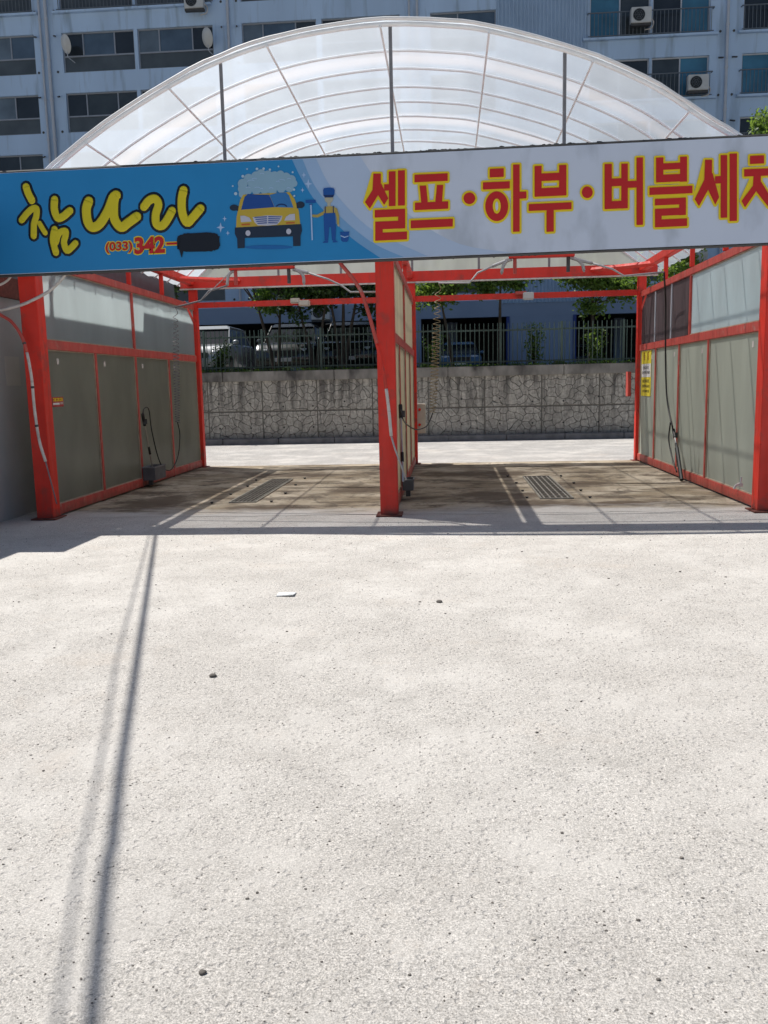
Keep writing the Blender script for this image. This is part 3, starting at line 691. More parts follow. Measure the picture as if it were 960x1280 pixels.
C_blue = M_flat('sign_blue', (.018, .235, .54)); C_b2 = M_flat('sign_pale_blue', (.17, .36, .62)); C_b3 = M_flat('sign_paler_blue', (.32, .47, .70)); C_b4 = M_flat('sign_faint_blue', (.44, .55, .73))
C_red = M_flat('sign_red', (.52, .018, .02)); C_yel = M_flat('sign_yellow', (.80, .62, .02)); C_navy = M_flat('sign_black', (.006, .010, .02)); C_yel2 = M_flat('sign_lettering_yellow', (.66, .56, .02))
e1 = [(366, 0), (372, 212), (380, 226), (392, 245), (408, 266), (425, 284), (446, 302), (476, 0)]
def edge(pts, us, ue):
    pts = [(us, vtop(us) + .6)] + pts + [(ue, vbot(ue) - .6)]; return [(p.x, p.y) for p in smooth_path([(a, c, 0) for a, c in pts], 4)]
def band(pts, us, ue, d, m, nm):
    e = edge(pts, us, ue); bm = B()
    L0 = (UL + 2, vtop(UL + 2) + .6); L1 = (UL + 2, vbot(UL + 2) - .6)
    # strip between a straight left edge and the curve, one quad per step
    n = len(e); 
    for i in range(n - 1):
        def lf(q): t = i_ / (n - 1); return (lerp(L0[0], L1[0], t), lerp(L0[1], L1[1], t))
        i_ = i; a = lf(0); i_ = i + 1; c = lf(0)
        bm.faces.new([bm.verts.new(sp(x, y, d)) for x, y in (a, e[i], e[i + 1], c)])
    bmesh.ops.remove_doubles(bm, verts=bm.verts, dist=.0002)
    obj(nm, bm, m, sg)
band([(478, 235), (520, 275), (575, 305)], 450, 640, .001, C_b4, 'printed_band')
band([(410, 228), (435, 260), (470, 290)], 395, 535, .002, C_b3, 'printed_band')
band([(392, 230), (413, 258), (440, 284), (470, 306)], 378, 505, .003, C_b2, 'printed_band')
band([(376, 222), (392, 248), (412, 271), (440, 298)], 365, 476, .004, C_blue, 'printed_background')

# red block letters with yellow outline, one part per syllable
def syll(ox, oy, s, shapes, r=2.6):
    y_ = B(); r_ = B()
    for sh_ in shapes:
        k = sh_[0]
        if k == 'r':
            x0, x1, y0, y1 = sh_[1:]; sl = -.045 * (x1 - x0)
            P_ = [(x0, y0), (x1, y0 + sl), (x1, y1 + sl), (x0, y1)]
        elif k == 'o':
            cx, cy, rx, ry = sh_[1:]; P_ = [(cx + rx * math.cos(a * math.pi / 16), cy + ry * math.sin(a * math.pi / 16)) for a in range(32)]
        elif k == 'p': P_ = sh_[1]
        elif k == 'hole':
            cx, cy, rx, ry = sh_[1:]; Q = [(ox + s * (cx + rx * math.cos(a * math.pi / 16)), oy + s * (cy + ry * math.sin(a * math.pi / 16))) for a in range(32)]
            bh = B(); poly(bh, Q, .018); obj('lettering_counter', bh, C_yel, sg)
            Q2 = [(ox + s * (cx + rx * .35 * math.cos(a * math.pi / 16)), oy + s * (cy + ry * .6 * math.sin(a * math.pi / 16))) for a in range(32)]
            bh = B(); poly(bh, Q2, .020); obj('lettering_counter', bh, MATS['sign_white_face'], sg); continue
        Q = [(ox + s * x, oy + s * y) for x, y in P_]
        poly(r_, Q, .011); poly(y_, grow(Q, r), .006)
    obj('lettering_outline', y_, C_yel, sg); obj('lettering', r_, C_red, sg)
s1 = (440, 170, .29167); s2 = (700, 160, .27083)
syll(*s1, [('p', [(92, 162), (124, 162), (124, 235), (77, 312), (56, 284), (88, 232)]), ('p', [(94, 205), (126, 205), (156, 268), (138, 296), (104, 242)]), ('r', 158, 187, 153, 302), ('r', 138, 160, 208, 236), ('r', 197, 227, 149, 300),
    ('r', 98, 228, 318, 351), ('r', 198, 228, 318, 398), ('r', 100, 228, 368, 402), ('r', 100, 132, 368, 450), ('r', 100, 236, 416, 450)])
syll(*s1, [('r', 268, 410, 167, 200), ('p', [(290, 214), (318, 213), (325, 286), (297, 288)]), ('p', [(364, 211), (391, 210), (386, 284), (357, 286)]), ('r', 270, 412, 287, 319), ('r', 252, 432, 363, 397)])
syll(*s1, [('o', 503, 268, 25, 25)])
syll(*s1, [('r', 590, 650, 142, 179), ('r', 561, 676, 200, 231), ('o', 620, 302, 49, 64), ('hole', 620, 302, 17, 32), ('r', 690, 718, 124, 412), ('r', 718, 747, 240, 270)])
syll(*s1, [('r', 782, 812, 130, 262), ('r', 887, 918, 126, 256), ('r', 782, 918, 163, 196), ('r', 782, 918, 226, 262), ('r', 757, 940, 293, 323), ('r', 833, 864, 310, 412)])
syll(*s2, [('o', 125, 298, 25, 27)])
syll(*s2, [('r', 205, 238, 168, 376), ('r', 282, 312, 166, 373), ('r', 205, 312, 236, 272), ('r', 205, 312, 340, 376), ('r', 312, 352, 246, 278), ('r', 352, 382, 138, 449)])
syll(*s2, [('r', 442, 476, 138, 252), ('r', 553, 585, 134, 250), ('r', 442, 585, 166, 196), ('r', 442, 585, 218, 253), ('r', 412, 610, 276, 311), ('r', 437, 580, 328, 359), ('r', 549, 580, 328, 404), ('r', 437, 580, 374, 408), ('r', 437, 468, 374, 459), ('r', 437, 585, 424, 460)])
syll(*s2, [('p', [(668, 148), (700, 148), (700, 255), (640, 362), (620, 330), (664, 240)]), ('p', [(670, 210), (703, 210), (733, 320), (715, 355), (684, 290)]), ('r', 740, 770, 127, 416), ('r', 714, 740, 224, 258), ('r', 781, 815, 120, 431)])
syll(*s2, [('r', 875, 940, 130, 168), ('r', 848, 985, 192, 226), ('p', [(892, 215), (925, 215), (925, 262), (852, 368), (836, 338), (888, 268)]), ('p', [(894, 250), (927, 250), (980, 335), (960, 366), (905, 296)]), ('r', 1015, 1047, 112, 425), ('r', 1047, 1078, 236, 270)])
# brush lettering: flattened strokes, yellow over black
def brush(name, strokes):
    ye = B(); bk = B()
    for r, pts in strokes:
        pts = [(10 + x / 6, 220 + y / 6) for x, y in pts]
        stroke(bk, pts, r / 6 + 2.9, .005, fl=.05); stroke(ye, pts, r / 6, .009, fl=.10)
    obj('brush_lettering_outline', bk, C_navy, sg, True); obj('brush_lettering', ye, C_yel2, sg, True)
brush('a', [(27, [(138, 82), (152, 125), (182, 185)]), (24, [(105, 332), (140, 288), (180, 250), (215, 245), (215, 300), (198, 360), (195, 450)]), (19, [(238, 355), (255, 385), (282, 428)]),
    (28, [(352, 178), (350, 250), (375, 315), (415, 305), (466, 262)]), (25, [(352, 400), (340, 480), (362, 575)]), (24, [(360, 500), (385, 430), (430, 412), (435, 440), (422, 500), (445, 560), (480, 535), (508, 505)])])
brush('b', [(34, [(608, 190), (590, 250), (600, 340), (635, 385), (690, 360), (750, 265), (790, 165), (815, 145)]), (34, [(808, 145), (795, 210), (800, 320), (850, 385), (905, 350), (968, 305)])])
brush('c', [(30, [(1022, 232), (1060, 185), (1105, 172), (1130, 215), (1110, 290), (1115, 360), (1155, 375), (1195, 330), (1232, 262)]), (31, [(1318, 108), (1305, 180), (1310, 280), (1345, 350), (1385, 315), (1445, 245)])])
# phone number
def text(s, u0, u1, v0, v1, m, d, off, sx=None, parent=sg, flip=False, plane_y=None):
    cu = bpy.data.curves.new('t', 'FONT'); cu.body = s; cu.size = 1; cu.offset = off; cu.resolution_u = 3
    o = bpy.data.objects.new('t', cu); COL.objects.link(o); bpy.context.view_layer.update()
    dg = bpy.context.evaluated_depsgraph_get(); me = bpy.data.meshes.new_from_object(o.evaluated_get(dg)); bpy.data.objects.remove(o)
    xs = [v.co.x for v in me.vertices]; ys = [v.co.y for v in me.vertices]; x0, x1, y0, y1 = min(xs), max(xs), min(ys), max(ys)
    for v in me.vertices:
        tx = (v.co.x - x0) / (x1 - x0); ty = (v.co.y - y0) / (y1 - y0)
        if flip: tx = 1 - tx
        u = lerp(u0, u1, tx); vv = lerp(v1, v0, ty) - .045 * (u - u0)
        v.co = sp(u, vv, d)
    o = bpy.data.objects.new('phone_lettering', me); COL.objects.link(o); me.materials.append(m); o.parent = parent; o.matrix_parent_inverse = Matrix.Translation(-parent.location)
    return o
text('(033)', 131.2, 166.8, 301.8, 318.6, C_yel, .006, .075); text('(033)', 132.2, 165.8, 303, 317.4, C_red, .009, .03)
text('342', 167, 207.5, 295.3, 319.6, C_yel, .006, .085); text('342', 168.3, 206.4, 296.8, 318.2, C_red, .009, .045)
b = B(); poly(b, [(207, 302.5), (222, 301.8), (222, 307), (207, 307.6)], .0065); obj('lettering_outline', b, C_yel, sg)
b = B(); poly(b, [(208.5, 303.6), (222, 303), (222, 305.8), (208.5, 306.4)], .010); obj('lettering', b, C_red, sg)
b = B(); pts = []
for k in range(60):
    a = 2 * math.pi * k / 60; cx, cy = 248.5, 303.2; ca, sa = math.cos(a), math.sin(a)
    rx = 27 * (abs(ca) ** .45) * (1 if ca > 0 else -1); ry = 11.8 * (abs(sa) ** .55) * (1 if sa > 0 else -1)
    pts.append((cx + rx + rnd.uniform(-.9, .9), cy + ry - .03 * rx + rnd.uniform(-.8, .8)))
poly(b, pts, .013); poly(b, [(225, 314), (230, 313), (228, 322), (227.4, 322)], .0132)
obj('black_spray_patch', b, C_navy, sg)
# drawn car, foam, worker
Cc = {k: M_flat('print_' + k, c) for k, c in dict(car_yellow=(.52, .38, .05), foam=(.25, .42, .56), foam_light=(.42, .58, .72), glass_dark=(.012, .07, .30), glass_light=(.035, .18, .45), bumper=(.015, .03, .06), lamp=(.5, .52, .62),
    orange=(.5, .13, .03), skin=(.42, .42, .34), overall=(.01, .085, .34), shirt=(.42, .33, .09), star=(.38, .55, .82), drop_shadow=(.012, .14, .42), cap_brim=(.008, .03, .12)).items()}
def draw(name, z, ox, oy, m, shapes, layer):
    if name in ('printed_turn_signal', 'printed_worker', 'printed_worker_overalls', 'printed_mop', 'printed_mop_handle', 'printed_headlamp', 'printed_mirror', 'printed_worker_shirt', 'printed_worker_cap'):
        nm = {'printed_worker': ['printed_face', 'printed_neck', 'printed_hand', 'printed_hand'], 'printed_worker_overalls': ['printed_overalls', 'printed_cap', 'printed_shoe', 'printed_shoe'],
              'printed_mop': ['printed_mop_head', 'printed_mop_socket', 'printed_bucket'], 'printed_mop_handle': ['printed_mop_handle', 'printed_bucket_handle'], 'printed_worker_cap': ['printed_cap_brim', 'printed_strap', 'printed_strap'],
              'printed_worker_shirt': ['printed_shirt', 'printed_sleeve', 'printed_sleeve']}.get(name, [name] * 9)
        for P_, k in zip(shapes, nm): obj(k, poly(B(), [(ox + z * x, oy + z * y) for x, y in P_], .006 + layer * .0012), m, sg)
        return
    b = B()
    for P_ in shapes: poly(b, [(ox + z * x, oy + z * y) for x, y in P_], .006 + layer * .0012)
    return obj(name, b, m, sg)
def ell(cx, cy, rx, ry=None, n=20, a0=0, a1=360):
    ry = ry or rx; full = (a1 - a0 == 360)
    return [(cx + rx * math.cos(R(a0 + (a1 - a0) * k / (n if full else n - 1))), cy + ry * math.sin(R(a0 + (a1 - a0) * k / (n if full else n - 1)))) for k in range(n)]
def dc(name, m, shapes, layer): return draw(name, 1 / 9.6, 285, 205, Cc[m] if m in Cc else m, shapes, layer)
dc('printed_car_shadow', 'drop_shadow', [ell(490, 1000, 290, 26)], .2)
dc('printed_car', 'car_yellow', [[(150, 430), (185, 370), (740, 340), (800, 420), (850, 560), (870, 735), (100, 765), (105, 640), (125, 540)]], 1)
foam = []
for (x, y, r_) in ((180, 240, 60), (170, 300, 50), (250, 180, 60), (340, 150, 60), (400, 120, 55), (480, 140, 60), (560, 150, 60), (630, 130, 50), (700, 160, 55), (760, 190, 55), (790, 235, 45), (740, 290, 50), (640, 300, 50), (540, 320, 48),
                   (440, 315, 50), (340, 320, 50), (240, 320, 50), (170, 365, 40), (350, 240, 110), (500, 230, 120), (640, 230, 100)): foam.append(ell(x, y, r_))
dc('printed_foam', 'foam', foam, 2.4)
dc('printed_foam_bubbles', 'foam_light', [ell(x, y, r_, n=12) for x, y, r_ in ((180, 150, 17), (350, 62, 17), (430, 58, 15), (505, 70, 14), (232, 62, 10), (608, 32, 11), (778, 102, 12), (95, 358, 20), (795, 310, 14), (797, 385, 12), (60, 268, 11))], 2.6)
swo = []
for (x, y, w_) in ((280, 200, 42), (220, 212, 26), (320, 178, 30), (165, 242, 26), (410, 118, 26), (645, 195, 42), (600, 214, 24), (355, 285, 34), (245, 285, 30), (405, 300, 20), (520, 292, 26), (730, 292, 26), (735, 180, 26)):
    swo.append(ell(x, y + 8, w_, 16, 10, 195, 345) + ell(x, y + 14, w_, 16, 10, 195, 345)[::-1])
dc('printed_foam_bubbles', 'star', swo, 3.4)
dc('printed_windscreen', 'glass_dark', [[(160, 552), (200, 400), (240, 362), (330, 368), (495, 372), (560, 520)]], 3)
dc('printed_windscreen', 'glass_light', [[(500, 374), (600, 348), (700, 345), (735, 380), (788, 526), (562, 520)]], 3.2)
dc('printed_steering_wheel', 'cap_brim', [ell(645, 520, 70, 42, 12, 190, 350) + ell(645, 524, 56, 30, 12, 190, 350)[::-1]], 4)
dc('printed_mirror', 'bumper', [ell(75, 527, 52, 37), ell(872, 492, 50, 40), [(110, 500), (130, 510), (125, 565), (100, 560)], [(822, 470), (840, 465), (850, 530), (828, 538)]], 3)
dc('printed_bumper', 'bumper', [[(85, 765), (880, 722), (890, 800), (872, 868), (110, 893), (85, 840)], [(112, 880), (205, 885), (203, 1010), (118, 1015)], [(780, 850), (872, 850), (872, 985), (785, 988)]], 3)
dc('printed_headlamp', 'lamp', [[(150, 625), (200, 622), (260, 645), (288, 692), (160, 702)], [(805, 600), (745, 605), (700, 635), (678, 682), (808, 676)], ell(243, 832, 30, 34), ell(731, 812, 30, 34)], 4)
dc('printed_turn_signal', 'orange', [[(165, 722), (266, 716), (266, 736), (165, 740)], [(700, 702), (804, 698), (804, 716), (700, 720)]], 4)
dc('printed_grille', 'lamp', [[(298, 640), (480, 618), (655, 625), (640, 680), (590, 730), (480, 742), (360, 738), (320, 700)]], 4)
gb = []
for i, y in enumerate((636, 660, 684, 708)):
    x0 = 318 + i * 12; x1 = 645 - i * 14; gb += [[(x0, y + 2), (470, y - 6), (470, y + 7), (x0 + 4, y + 13)], [(486, y - 7), (x1, y - 4), (x1 - 3, y + 7), (486, y + 6)]]
dc('printed_grille_slots', 'glass_dark', gb, 5)
dc('printed_grille_slots', mat('print_bumper_slot', (.03, .055, .09), .5), [[(155, 800), (400, 795), (400, 806), (155, 812)], [(155, 830), (205, 828), (205, 840), (155, 842)], [(285, 825), (690, 812), (690, 820), (285, 834)], [(405, 785), (410, 785), (410, 860), (405, 860)], [(480, 785), (485, 785), (485, 858), (480, 858)], [(560, 782), (565, 782), (565, 855), (560, 855)]], 4.4)
def star(cx, cy, r_): return [(cx, cy - r_), (cx + r_ * .2, cy - r_ * .2), (cx + r_ * .8, cy), (cx + r_ * .2, cy + r_ * .2), (cx, cy + r_), (cx - r_ * .2, cy + r_ * .2), (cx - r_ * .8, cy), (cx - r_ * .2, cy - r_ * .2)]
b = B()
for x, y, r_ in ((276, 284.5, 6.5), (281, 273.5, 3.6), (285, 291.5, 3.2), (385.5, 230, 6.5), (380, 219, 4), (378.3, 237.8, 3.2), (282, 309, 0)):
    if r_: poly(b, star(x, y, r_), .0075)
obj('printed_sparkles', b, Cc['star'], sg)
def dw(name, m, shapes, layer): return draw(name, 80 / 931, 375, 205, Cc[m], shapes, layer)
dw('printed_worker', 'skin', [ell(422, 510, 62, 62), [(398, 550), (448, 550), (445, 620), (400, 620)], ell(182, 752, 22, 16, 12), ell(562, 890, 16, 22, 12)], 1)
dw('printed_worker_shirt', 'shirt', [[(360, 622), (490, 615), (520, 720), (345, 725)], [(365, 625), (345, 690), (250, 740), (180, 738), (185, 775), (262, 780), (345, 740), (375, 680)], [(490, 618), (540, 650), (572, 750), (570, 880), (540, 885), (532, 770), (505, 700)]], 2)
dw('printed_worker_overalls', 'overall', [[(345, 720), (512, 712), (525, 930), (518, 1110), (468, 1110), (452, 920), (428, 918), (412, 1112), (362, 1112), (352, 930)], [(338, 380), (350, 355), (425, 345), (490, 355), (508, 385), (500, 460), (342, 465)],
    [(330, 1150), (360, 1118), (412, 1115), (408, 1148)], [(478, 1115), (520, 1112), (558, 1138), (480, 1145)]], 3)
dw('printed_worker_cap', 'cap_brim', [[(342, 455), (502, 450), (480, 490), (365, 492)], [(362, 620), (376, 620), (376, 722), (364, 722)], [(478, 616), (492, 615), (494, 716), (482, 716)]], 4)
dw('printed_mop', 'overall', [[(82, 528), (230, 522), (232, 568), (84, 572)], [(135, 585), (185, 582), (182, 600), (138, 602)], [(588, 990), (712, 985), (720, 975), (705, 1115), (680, 1138), (625, 1135), (602, 1115), (585, 985)]], 3)
dw('printed_mop_handle', 'star', [[(150, 600), (172, 598), (190, 1110), (172, 1112)], [(592, 1040), (650, 1062), (708, 1045), (708, 1055), (650, 1076), (592, 1052)]], 4)

# ------------------------------------------------------------------ hoses, arms and fittings
# grey pipe clipped under the sign and bent pipes on the front posts
def pipe(name, uvs, y, r, m, label, cat, n=6, grp=None, extra=None):
    pts = []
    for q in uvs:
        yy = q[2] if len(q) > 2 else y
        pts.append(on_y(q[0], q[1], yy))
    t = thing(name, label, cat, pts[0], grp); path = smooth_path(pts, n)
    return t, path
t, pa = pipe('bent_conduit', [(-30, 372), (0, 393), (16, 404), (30, 428), (39, 469), (43, 510), (49, 550), (57, 577)], 9.62, .03, M_wpvc, 'bent pink and white pipe curving down the left front post', 'pipe')
obj('upper_pipe', tube(B(), pa[:len(pa) // 2], .019, 8), M_redf, t, True); obj('lower_pipe', tube(B(), pa[len(pa) // 2 - 1:], .017, 8), M_wpvc, t, True)
pts = smooth_path([on_y(57, 577, 9.62), on_y(65, 607, 9.63), on_y(71, 630, 9.66)], 6)
obj('thin_tip', tube(B(), pts, .008, 8), M_galvd, t, True)
for i in (18, 26, 33): obj('clip', tube(B(), [pa[i], pa[i].lerp(pa[i + 1], .4)], .022, 8), M_dark, t)
t, pa = pipe('bent_conduit', [(-20, 392), (0, 388), (27, 381), (49, 371), (65, 361), (81, 344), (86, 330, 9.8)], 9.66, .03, M_wpvc, 'grey bent pipe crossing the top of the left front post', 'pipe')
obj('pipe', tube(B(), pa, .018, 8), M_wpvc, t, True)
pa = smooth_path([on_y(-10, 360, 9.7), on_y(6, 353, 9.7), on_y(13, 346, 9.72), on_y(14, 338, 9.8)], 6); tag(obj('cable_end', tube(B(), pa, .014, 8), M_wpvc), 'thin pale cable under the far left end of the sign', 'cable')
t, pa = pipe('bent_conduit', [(415, 316, 9.72), (427, 331), (441, 348), (452, 366), (462, 396), (470, 425), (476, 450), (481, 474), (486, 512), (489, 545)], 9.62, .03, M_wpvc, 'bent pink and white pipe curving down the middle front post', 'pipe')
obj('upper_pipe', tube(B(), pa[:32], .021, 8), M_redf, t, True); obj('middle_pipe', tube(B(), pa[31:45], .019, 8), M_red, t, True); obj('lower_pipe', tube(B(), pa[44:], .018, 8), M_wpvc, t, True)
E_ = on_x(508, 600, -.48)
obj('thin_tip', tube(B(), [pa[-1], on_y(494, 562, 9.66), E_], .010, 8), M_galv, t, True)
# lance holders and lances
def bucket(x0, x1, y0, y1, z0, z1, label):
    t = thing('lance_holder', label, 'lance holder', ((x0 + x1) / 2, (y0 + y1) / 2, z0), 'lance holders on the bay walls'); w_ = .012
    b = B(); box(b, x0, x1, y0, y1, z0, z0 + w_); box(b, x0, x0 + w_, y0, y1, z0 + w_, z1); box(b, x1 - w_, x1, y0, y1, z0 + w_, z1); box(b, x0 + w_, x1 - w_, y0, y0 + w_, z0 + w_, z1); box(b, x0 + w_, x1 - w_, y1 - w_, y1, z0 + w_, z1)
    obj('box', b, mat('grey_sheet_metal', (.10, .10, .11), .6, .2, 8), t)
    obj('rim', tube(B(), [(x0, y0, z1), (x1, y0, z1), (x1, y1, z1), (x0, y1, z1), (x0, y0, z1)], .012, 6), M_galvd, t)
    obj('drain_spout', box(B(), (x0 + x1) / 2 - .03, (x0 + x1) / 2 + .03, y0 + .04, y0 + .1, z0 - .08, z0 - .001), M_dark, t)
bucket(-4.69, -4.5, 12.85, 13.35, .12, .32, 'grey metal lance holder on the left bay wall')
bucket(-.60, -.46, 11.0, 11.28, .14, .28, 'dark metal lance holder beside the middle post')
def lance(pts, hx, label, mid=.5):
    a, c = Vector(pts[0]), Vector(pts[1]); t = thing('spray_lance', label, 'spray lance', c, 'pressure washer lances in the bays')
    obj('tube', cyl(B(), a, c, .012, 8), M_steel, t); d = (c - a)
    obj('grip', cyl(B(), a - d * .02, a + d * .16, .024, 8), M_black, t); obj('sleeve', cyl(B(), a + d * mid, a + d * (mid + .12), .019, 8), M_black, t)
    b = B(); q = a + d * .08; box(b, q.x - .012, q.x + .05, q.y - .012, q.y + .012, q.z - .06, q.z + .02, .004); obj('trigger', b, M_dark, t)
    return t
lance([on_x(178.5, 519, -4.55), on_x(193, 596, -4.6)], 0, 'steel spray lance standing in the holder on the left wall')
L1 = on_x(500.5, 508, -.56); lance([L1, on_x(504, 602, -.52)], 0, 'steel spray lance hanging on the middle bay wall', .62)
L2 = on_x(842, 538, 3.40); lance([L2, on_x(852, 594, 3.38)], 0, 'spray lance leaning on the right bay wall', .3)
obj_ = obj('guard_sleeve', cyl(B(), on_x(846, 560, 3.39), on_x(852, 600, 3.36), .030, 8), M_black); tag(obj_, 'black rubber sleeve round the foot of the right lance', 'hose sleeve')
# swivel arms and hoses
YA = 13.4
def arm_unit(u0, u1, v0, label):
    a, c = on_y(u0, v0, YA), on_y(u1, v0 - .03 * (u1 - u0), YA); t = thing('swivel_bracket', label, 'bracket', ((a.x + c.x) / 2, YA, a.z), 'ceiling brackets of the hose arms')
    obj('cross_bar', box(B(), a.x, c.x, YA - .05, YA + .05, a.z - .035, a.z + .035, .006), M_red, t)
    for p in (a, c):
        s = 1 if p is a else -1
        obj('swivel', cyl(B(), (p.x + s * .09, YA, p.z - .25), (p.x + s * .09, YA, p.z + .06), .028, 10), M_dark if s < 0 else M_redf, t)
        obj('hanger', cyl(B(), (p.x + s * .12, YA, p.z + .03), (p.x + s * .12, YA, 3.9 if s > 0 else 3.8), .012, 6), M_galvd, t)
    obj('carrier_beam', box(B(), a.x - .1, c.x + .1, YA - .02, YA + .02, a.z + .036, a.z + .10), M_red, t)
    obj('hanger_rod', cyl(B(), ((a.x + c.x) / 2, YA, a.z + .1), ((a.x + c.x) / 2, YA, arch_z((a.x + c.x) / 2)), .018, 8), M_galvd, t)
    0 and obj('ceiling_hose', tube(B(), smooth_path([((a.x + c.x) / 2 - .3, YA, a.z - .0), ((a.x + c.x) / 2 + .05, YA - .05, a.z - .1), ((a.x + c.x) / 2 + .1, YA - .05, a.z - .14), ((a.x + c.x) / 2 + .2, YA, a.z + .02)]), .014, 6), M_redf, t)
    return a, c
arm_unit(287, 368, 335.5, 'red ceiling bracket over the left bay holding two hose arms')
arm_unit(636, 718, 320.5, 'red ceiling bracket over the right bay holding two hose arms')
def boom(uvs, label, hook, m=M_galv, y=YA, elbow=True):
    pts = [on_y(u, v, y) for u, v in uvs]; t = thing('hose_arm', label, 'hose arm', pts[0], 'swinging hose arms under the roof')
    k = 3 if elbow else 1
    obj('elbow', tube(B(), smooth_path(pts[:k + 1], 6), .024, 8), M_galv, t, True)
    obj('boom', tube(B(), pts[k:], .014, 8), m, t, True)
    if hook: obj('stay_wire', tube(B(), [pts[0] + Vector((0, -.02, .05)), pts[-2]], .007, 5), M_galv, t)
    return pts[-1]
e = boom([(295, 338), (288, 341), (285, 347), (284, 357), (261, 364), (251, 376), (219, 384)], 'dark hose arm reaching left from the left bracket', True, M_galvd)
boom([(366, 337), (373, 339), (379, 345), (380, 354), (380.5, 356)], 'grey curved elbow hanging under the right end of the left bracket', False)
boom([(368, 337), (385, 341), (410, 349), (427, 357), (438, 365), (470, 365)], 'grey hose arm reaching right to the middle post', False, elbow=False)
boom([(640, 324), (633, 327), (629, 333), (627, 341), (627, 343)], 'grey curved elbow hanging under the left end of the right bracket', False)
e2 = boom([(635, 325), (615, 333), (597, 341), (587, 353.5), (548, 354)], 'pale hose arm reaching left from the right bracket', False, elbow=False)
boom([(713, 322), (722, 325), (728, 331), (730, 338), (730, 340)], 'grey curved elbow hanging under the right end of the right bracket', False)
e3 = boom([(715, 323), (740, 329), (765, 336), (780, 345), (830, 340)], 'pale hose arm reaching right to the vent panels', False, elbow=False)
def coil(a, c, turns, r, m, label, extra, th=.006):
    a, c = Vector(a), Vector(c); pts = [a]; n = turns * 10
    for i in range(n + 1):
        f_ = i / n; g = f_ ** .75; p = a.lerp(c, .04 + .96 * g); q = 2 * math.pi * turns * f_
        rr = r * (.7 + .3 * math.sin(f_ * math.pi)); pts.append(p + Vector((math.cos(q) * rr, math.sin(q) * rr, 0)))
    t = thing('coiled_hose', label, 'hose', a, 'hoses hanging from the arms')
    obj('coil', tube(B(), pts, th, 5), m, t, True)
    obj('lead_hose', tube(B(), smooth_path([c] + [Vector(q) for q in extra], 8), .009, 6), M_black, t, True)
coil(e, on_x(222, 528, -4.42), 34, .05, M_galvd, 'thin dark coiled hose hanging by the left bay wall', [on_x(225, 545, -4.45), on_x(222, 572, -4.5), on_x(212, 588, -4.52), on_x(200, 578, -4.55), on_x(190, 540, -4.55), on_x(186, 512, -4.55), on_x(180, 511, -4.55), on_x(178.5, 519, -4.55)])
coil(on_y(548, 354, YA), on_y(541, 516, YA), 30, .062, M_tan, 'yellowed coiled hose hanging in the right bay by the middle wall', [on_y(538, 524, YA), on_y(533, 533, 13.0), on_y(521, 537, 12.2), on_y(509, 531, 11.6), on_x(503, 522, -.54), L1], .0055)
t = thing('straight_hose', 'black hose hanging straight down the right bay wall', 'hose', e3, 'hoses hanging from the arms')
obj('hose', tube(B(), smooth_path([e3, on_x(832, 380, 3.35), on_x(832, 450, 3.38), on_x(834, 500, 3.38), on_x(841, 536, 3.38)], 6), .013, 6), M_black, t, True)
obj('loop', tube(B(), smooth_path([on_x(838, 528, 3.38), on_x(836, 550, 3.37), on_x(841, 575, 3.37), on_x(846, 590, 3.37)], 6), .011, 6), M_black, t, True)
# control boxes and lamps on the beams
def little(name, u, v, y, w_, h_, d_, m, label, cat, lid=True, grp=None):
    p = on_y(u, v, y); t = thing(name, label, cat, p, grp)
    obj('case', box(B(), p.x - w_ / 2, p.x + w_ / 2, y - d_ / 2, y + d_ / 2, p.z - h_ / 2, p.z + h_ / 2, min(w_, h_) * .08), m, t)
    if lid: obj('cover', box(B(), p.x - w_ / 2 + .01, p.x + w_ / 2 - .01, y - d_ / 2 - .012, y - d_ / 2 - .001, p.z - h_ / 2 + .012, p.z + h_ / 2 - .012, .003), m, t)
    return t, p
M_beige = mat('beige_plastic', (.55, .5, .42), .5, .1, 8)
little('sensor_box', 369, 376, 16.06, .17, .09, .10, M_beige, 'small pinkish box on the left tie beam, left one of the pair', 'sensor')
little('sensor_box', 380.5, 379, 16.03, .20, .10, .12, M_beige, 'beige box on the left tie beam, right one of the pair', 'sensor')
t, p = little('flood_lamp', 660.5, 370, 16.02, .19, .13, .10, M_white2, 'small white lamp on the tie beam over the right bay', 'lamp')
little('sensor_box', 651, 366, 16.08, .2, .05, .08, M_redf, 'red bracket box beside the small white lamp', 'sensor', False)
t, p = little('control_box', 526.5, 523, 16.3, .17, .55, .22, M_beige, 'pale control box behind the middle rear post', 'control box')
for v in (512, 531): obj('button', ball(B(), on_y(524.5, v, 16.17), .03, 1, 0, (1, .4, 1)), M_red, t)
little('control_box', 785.5, 480, 16.32, .055, .45, .2, M_redf, 'red control box on the left side of the right rear post', 'control box')
t, p = little('water_tap', 925, 606, 9.95, .05, .04, .05, M_wpvc, 'small white tap at the foot of the right front post', 'tap')
obj('spout', tube(B(), smooth_path([p, p + Vector((-.05, -.03, .0)), p + Vector((-.08, -.04, -.04))]), .013, 6), M_wpvc, t); obj('handle', cyl(B(), p, p + Vector((.01, -.01, .09)), .01, 6), M_white2, t)

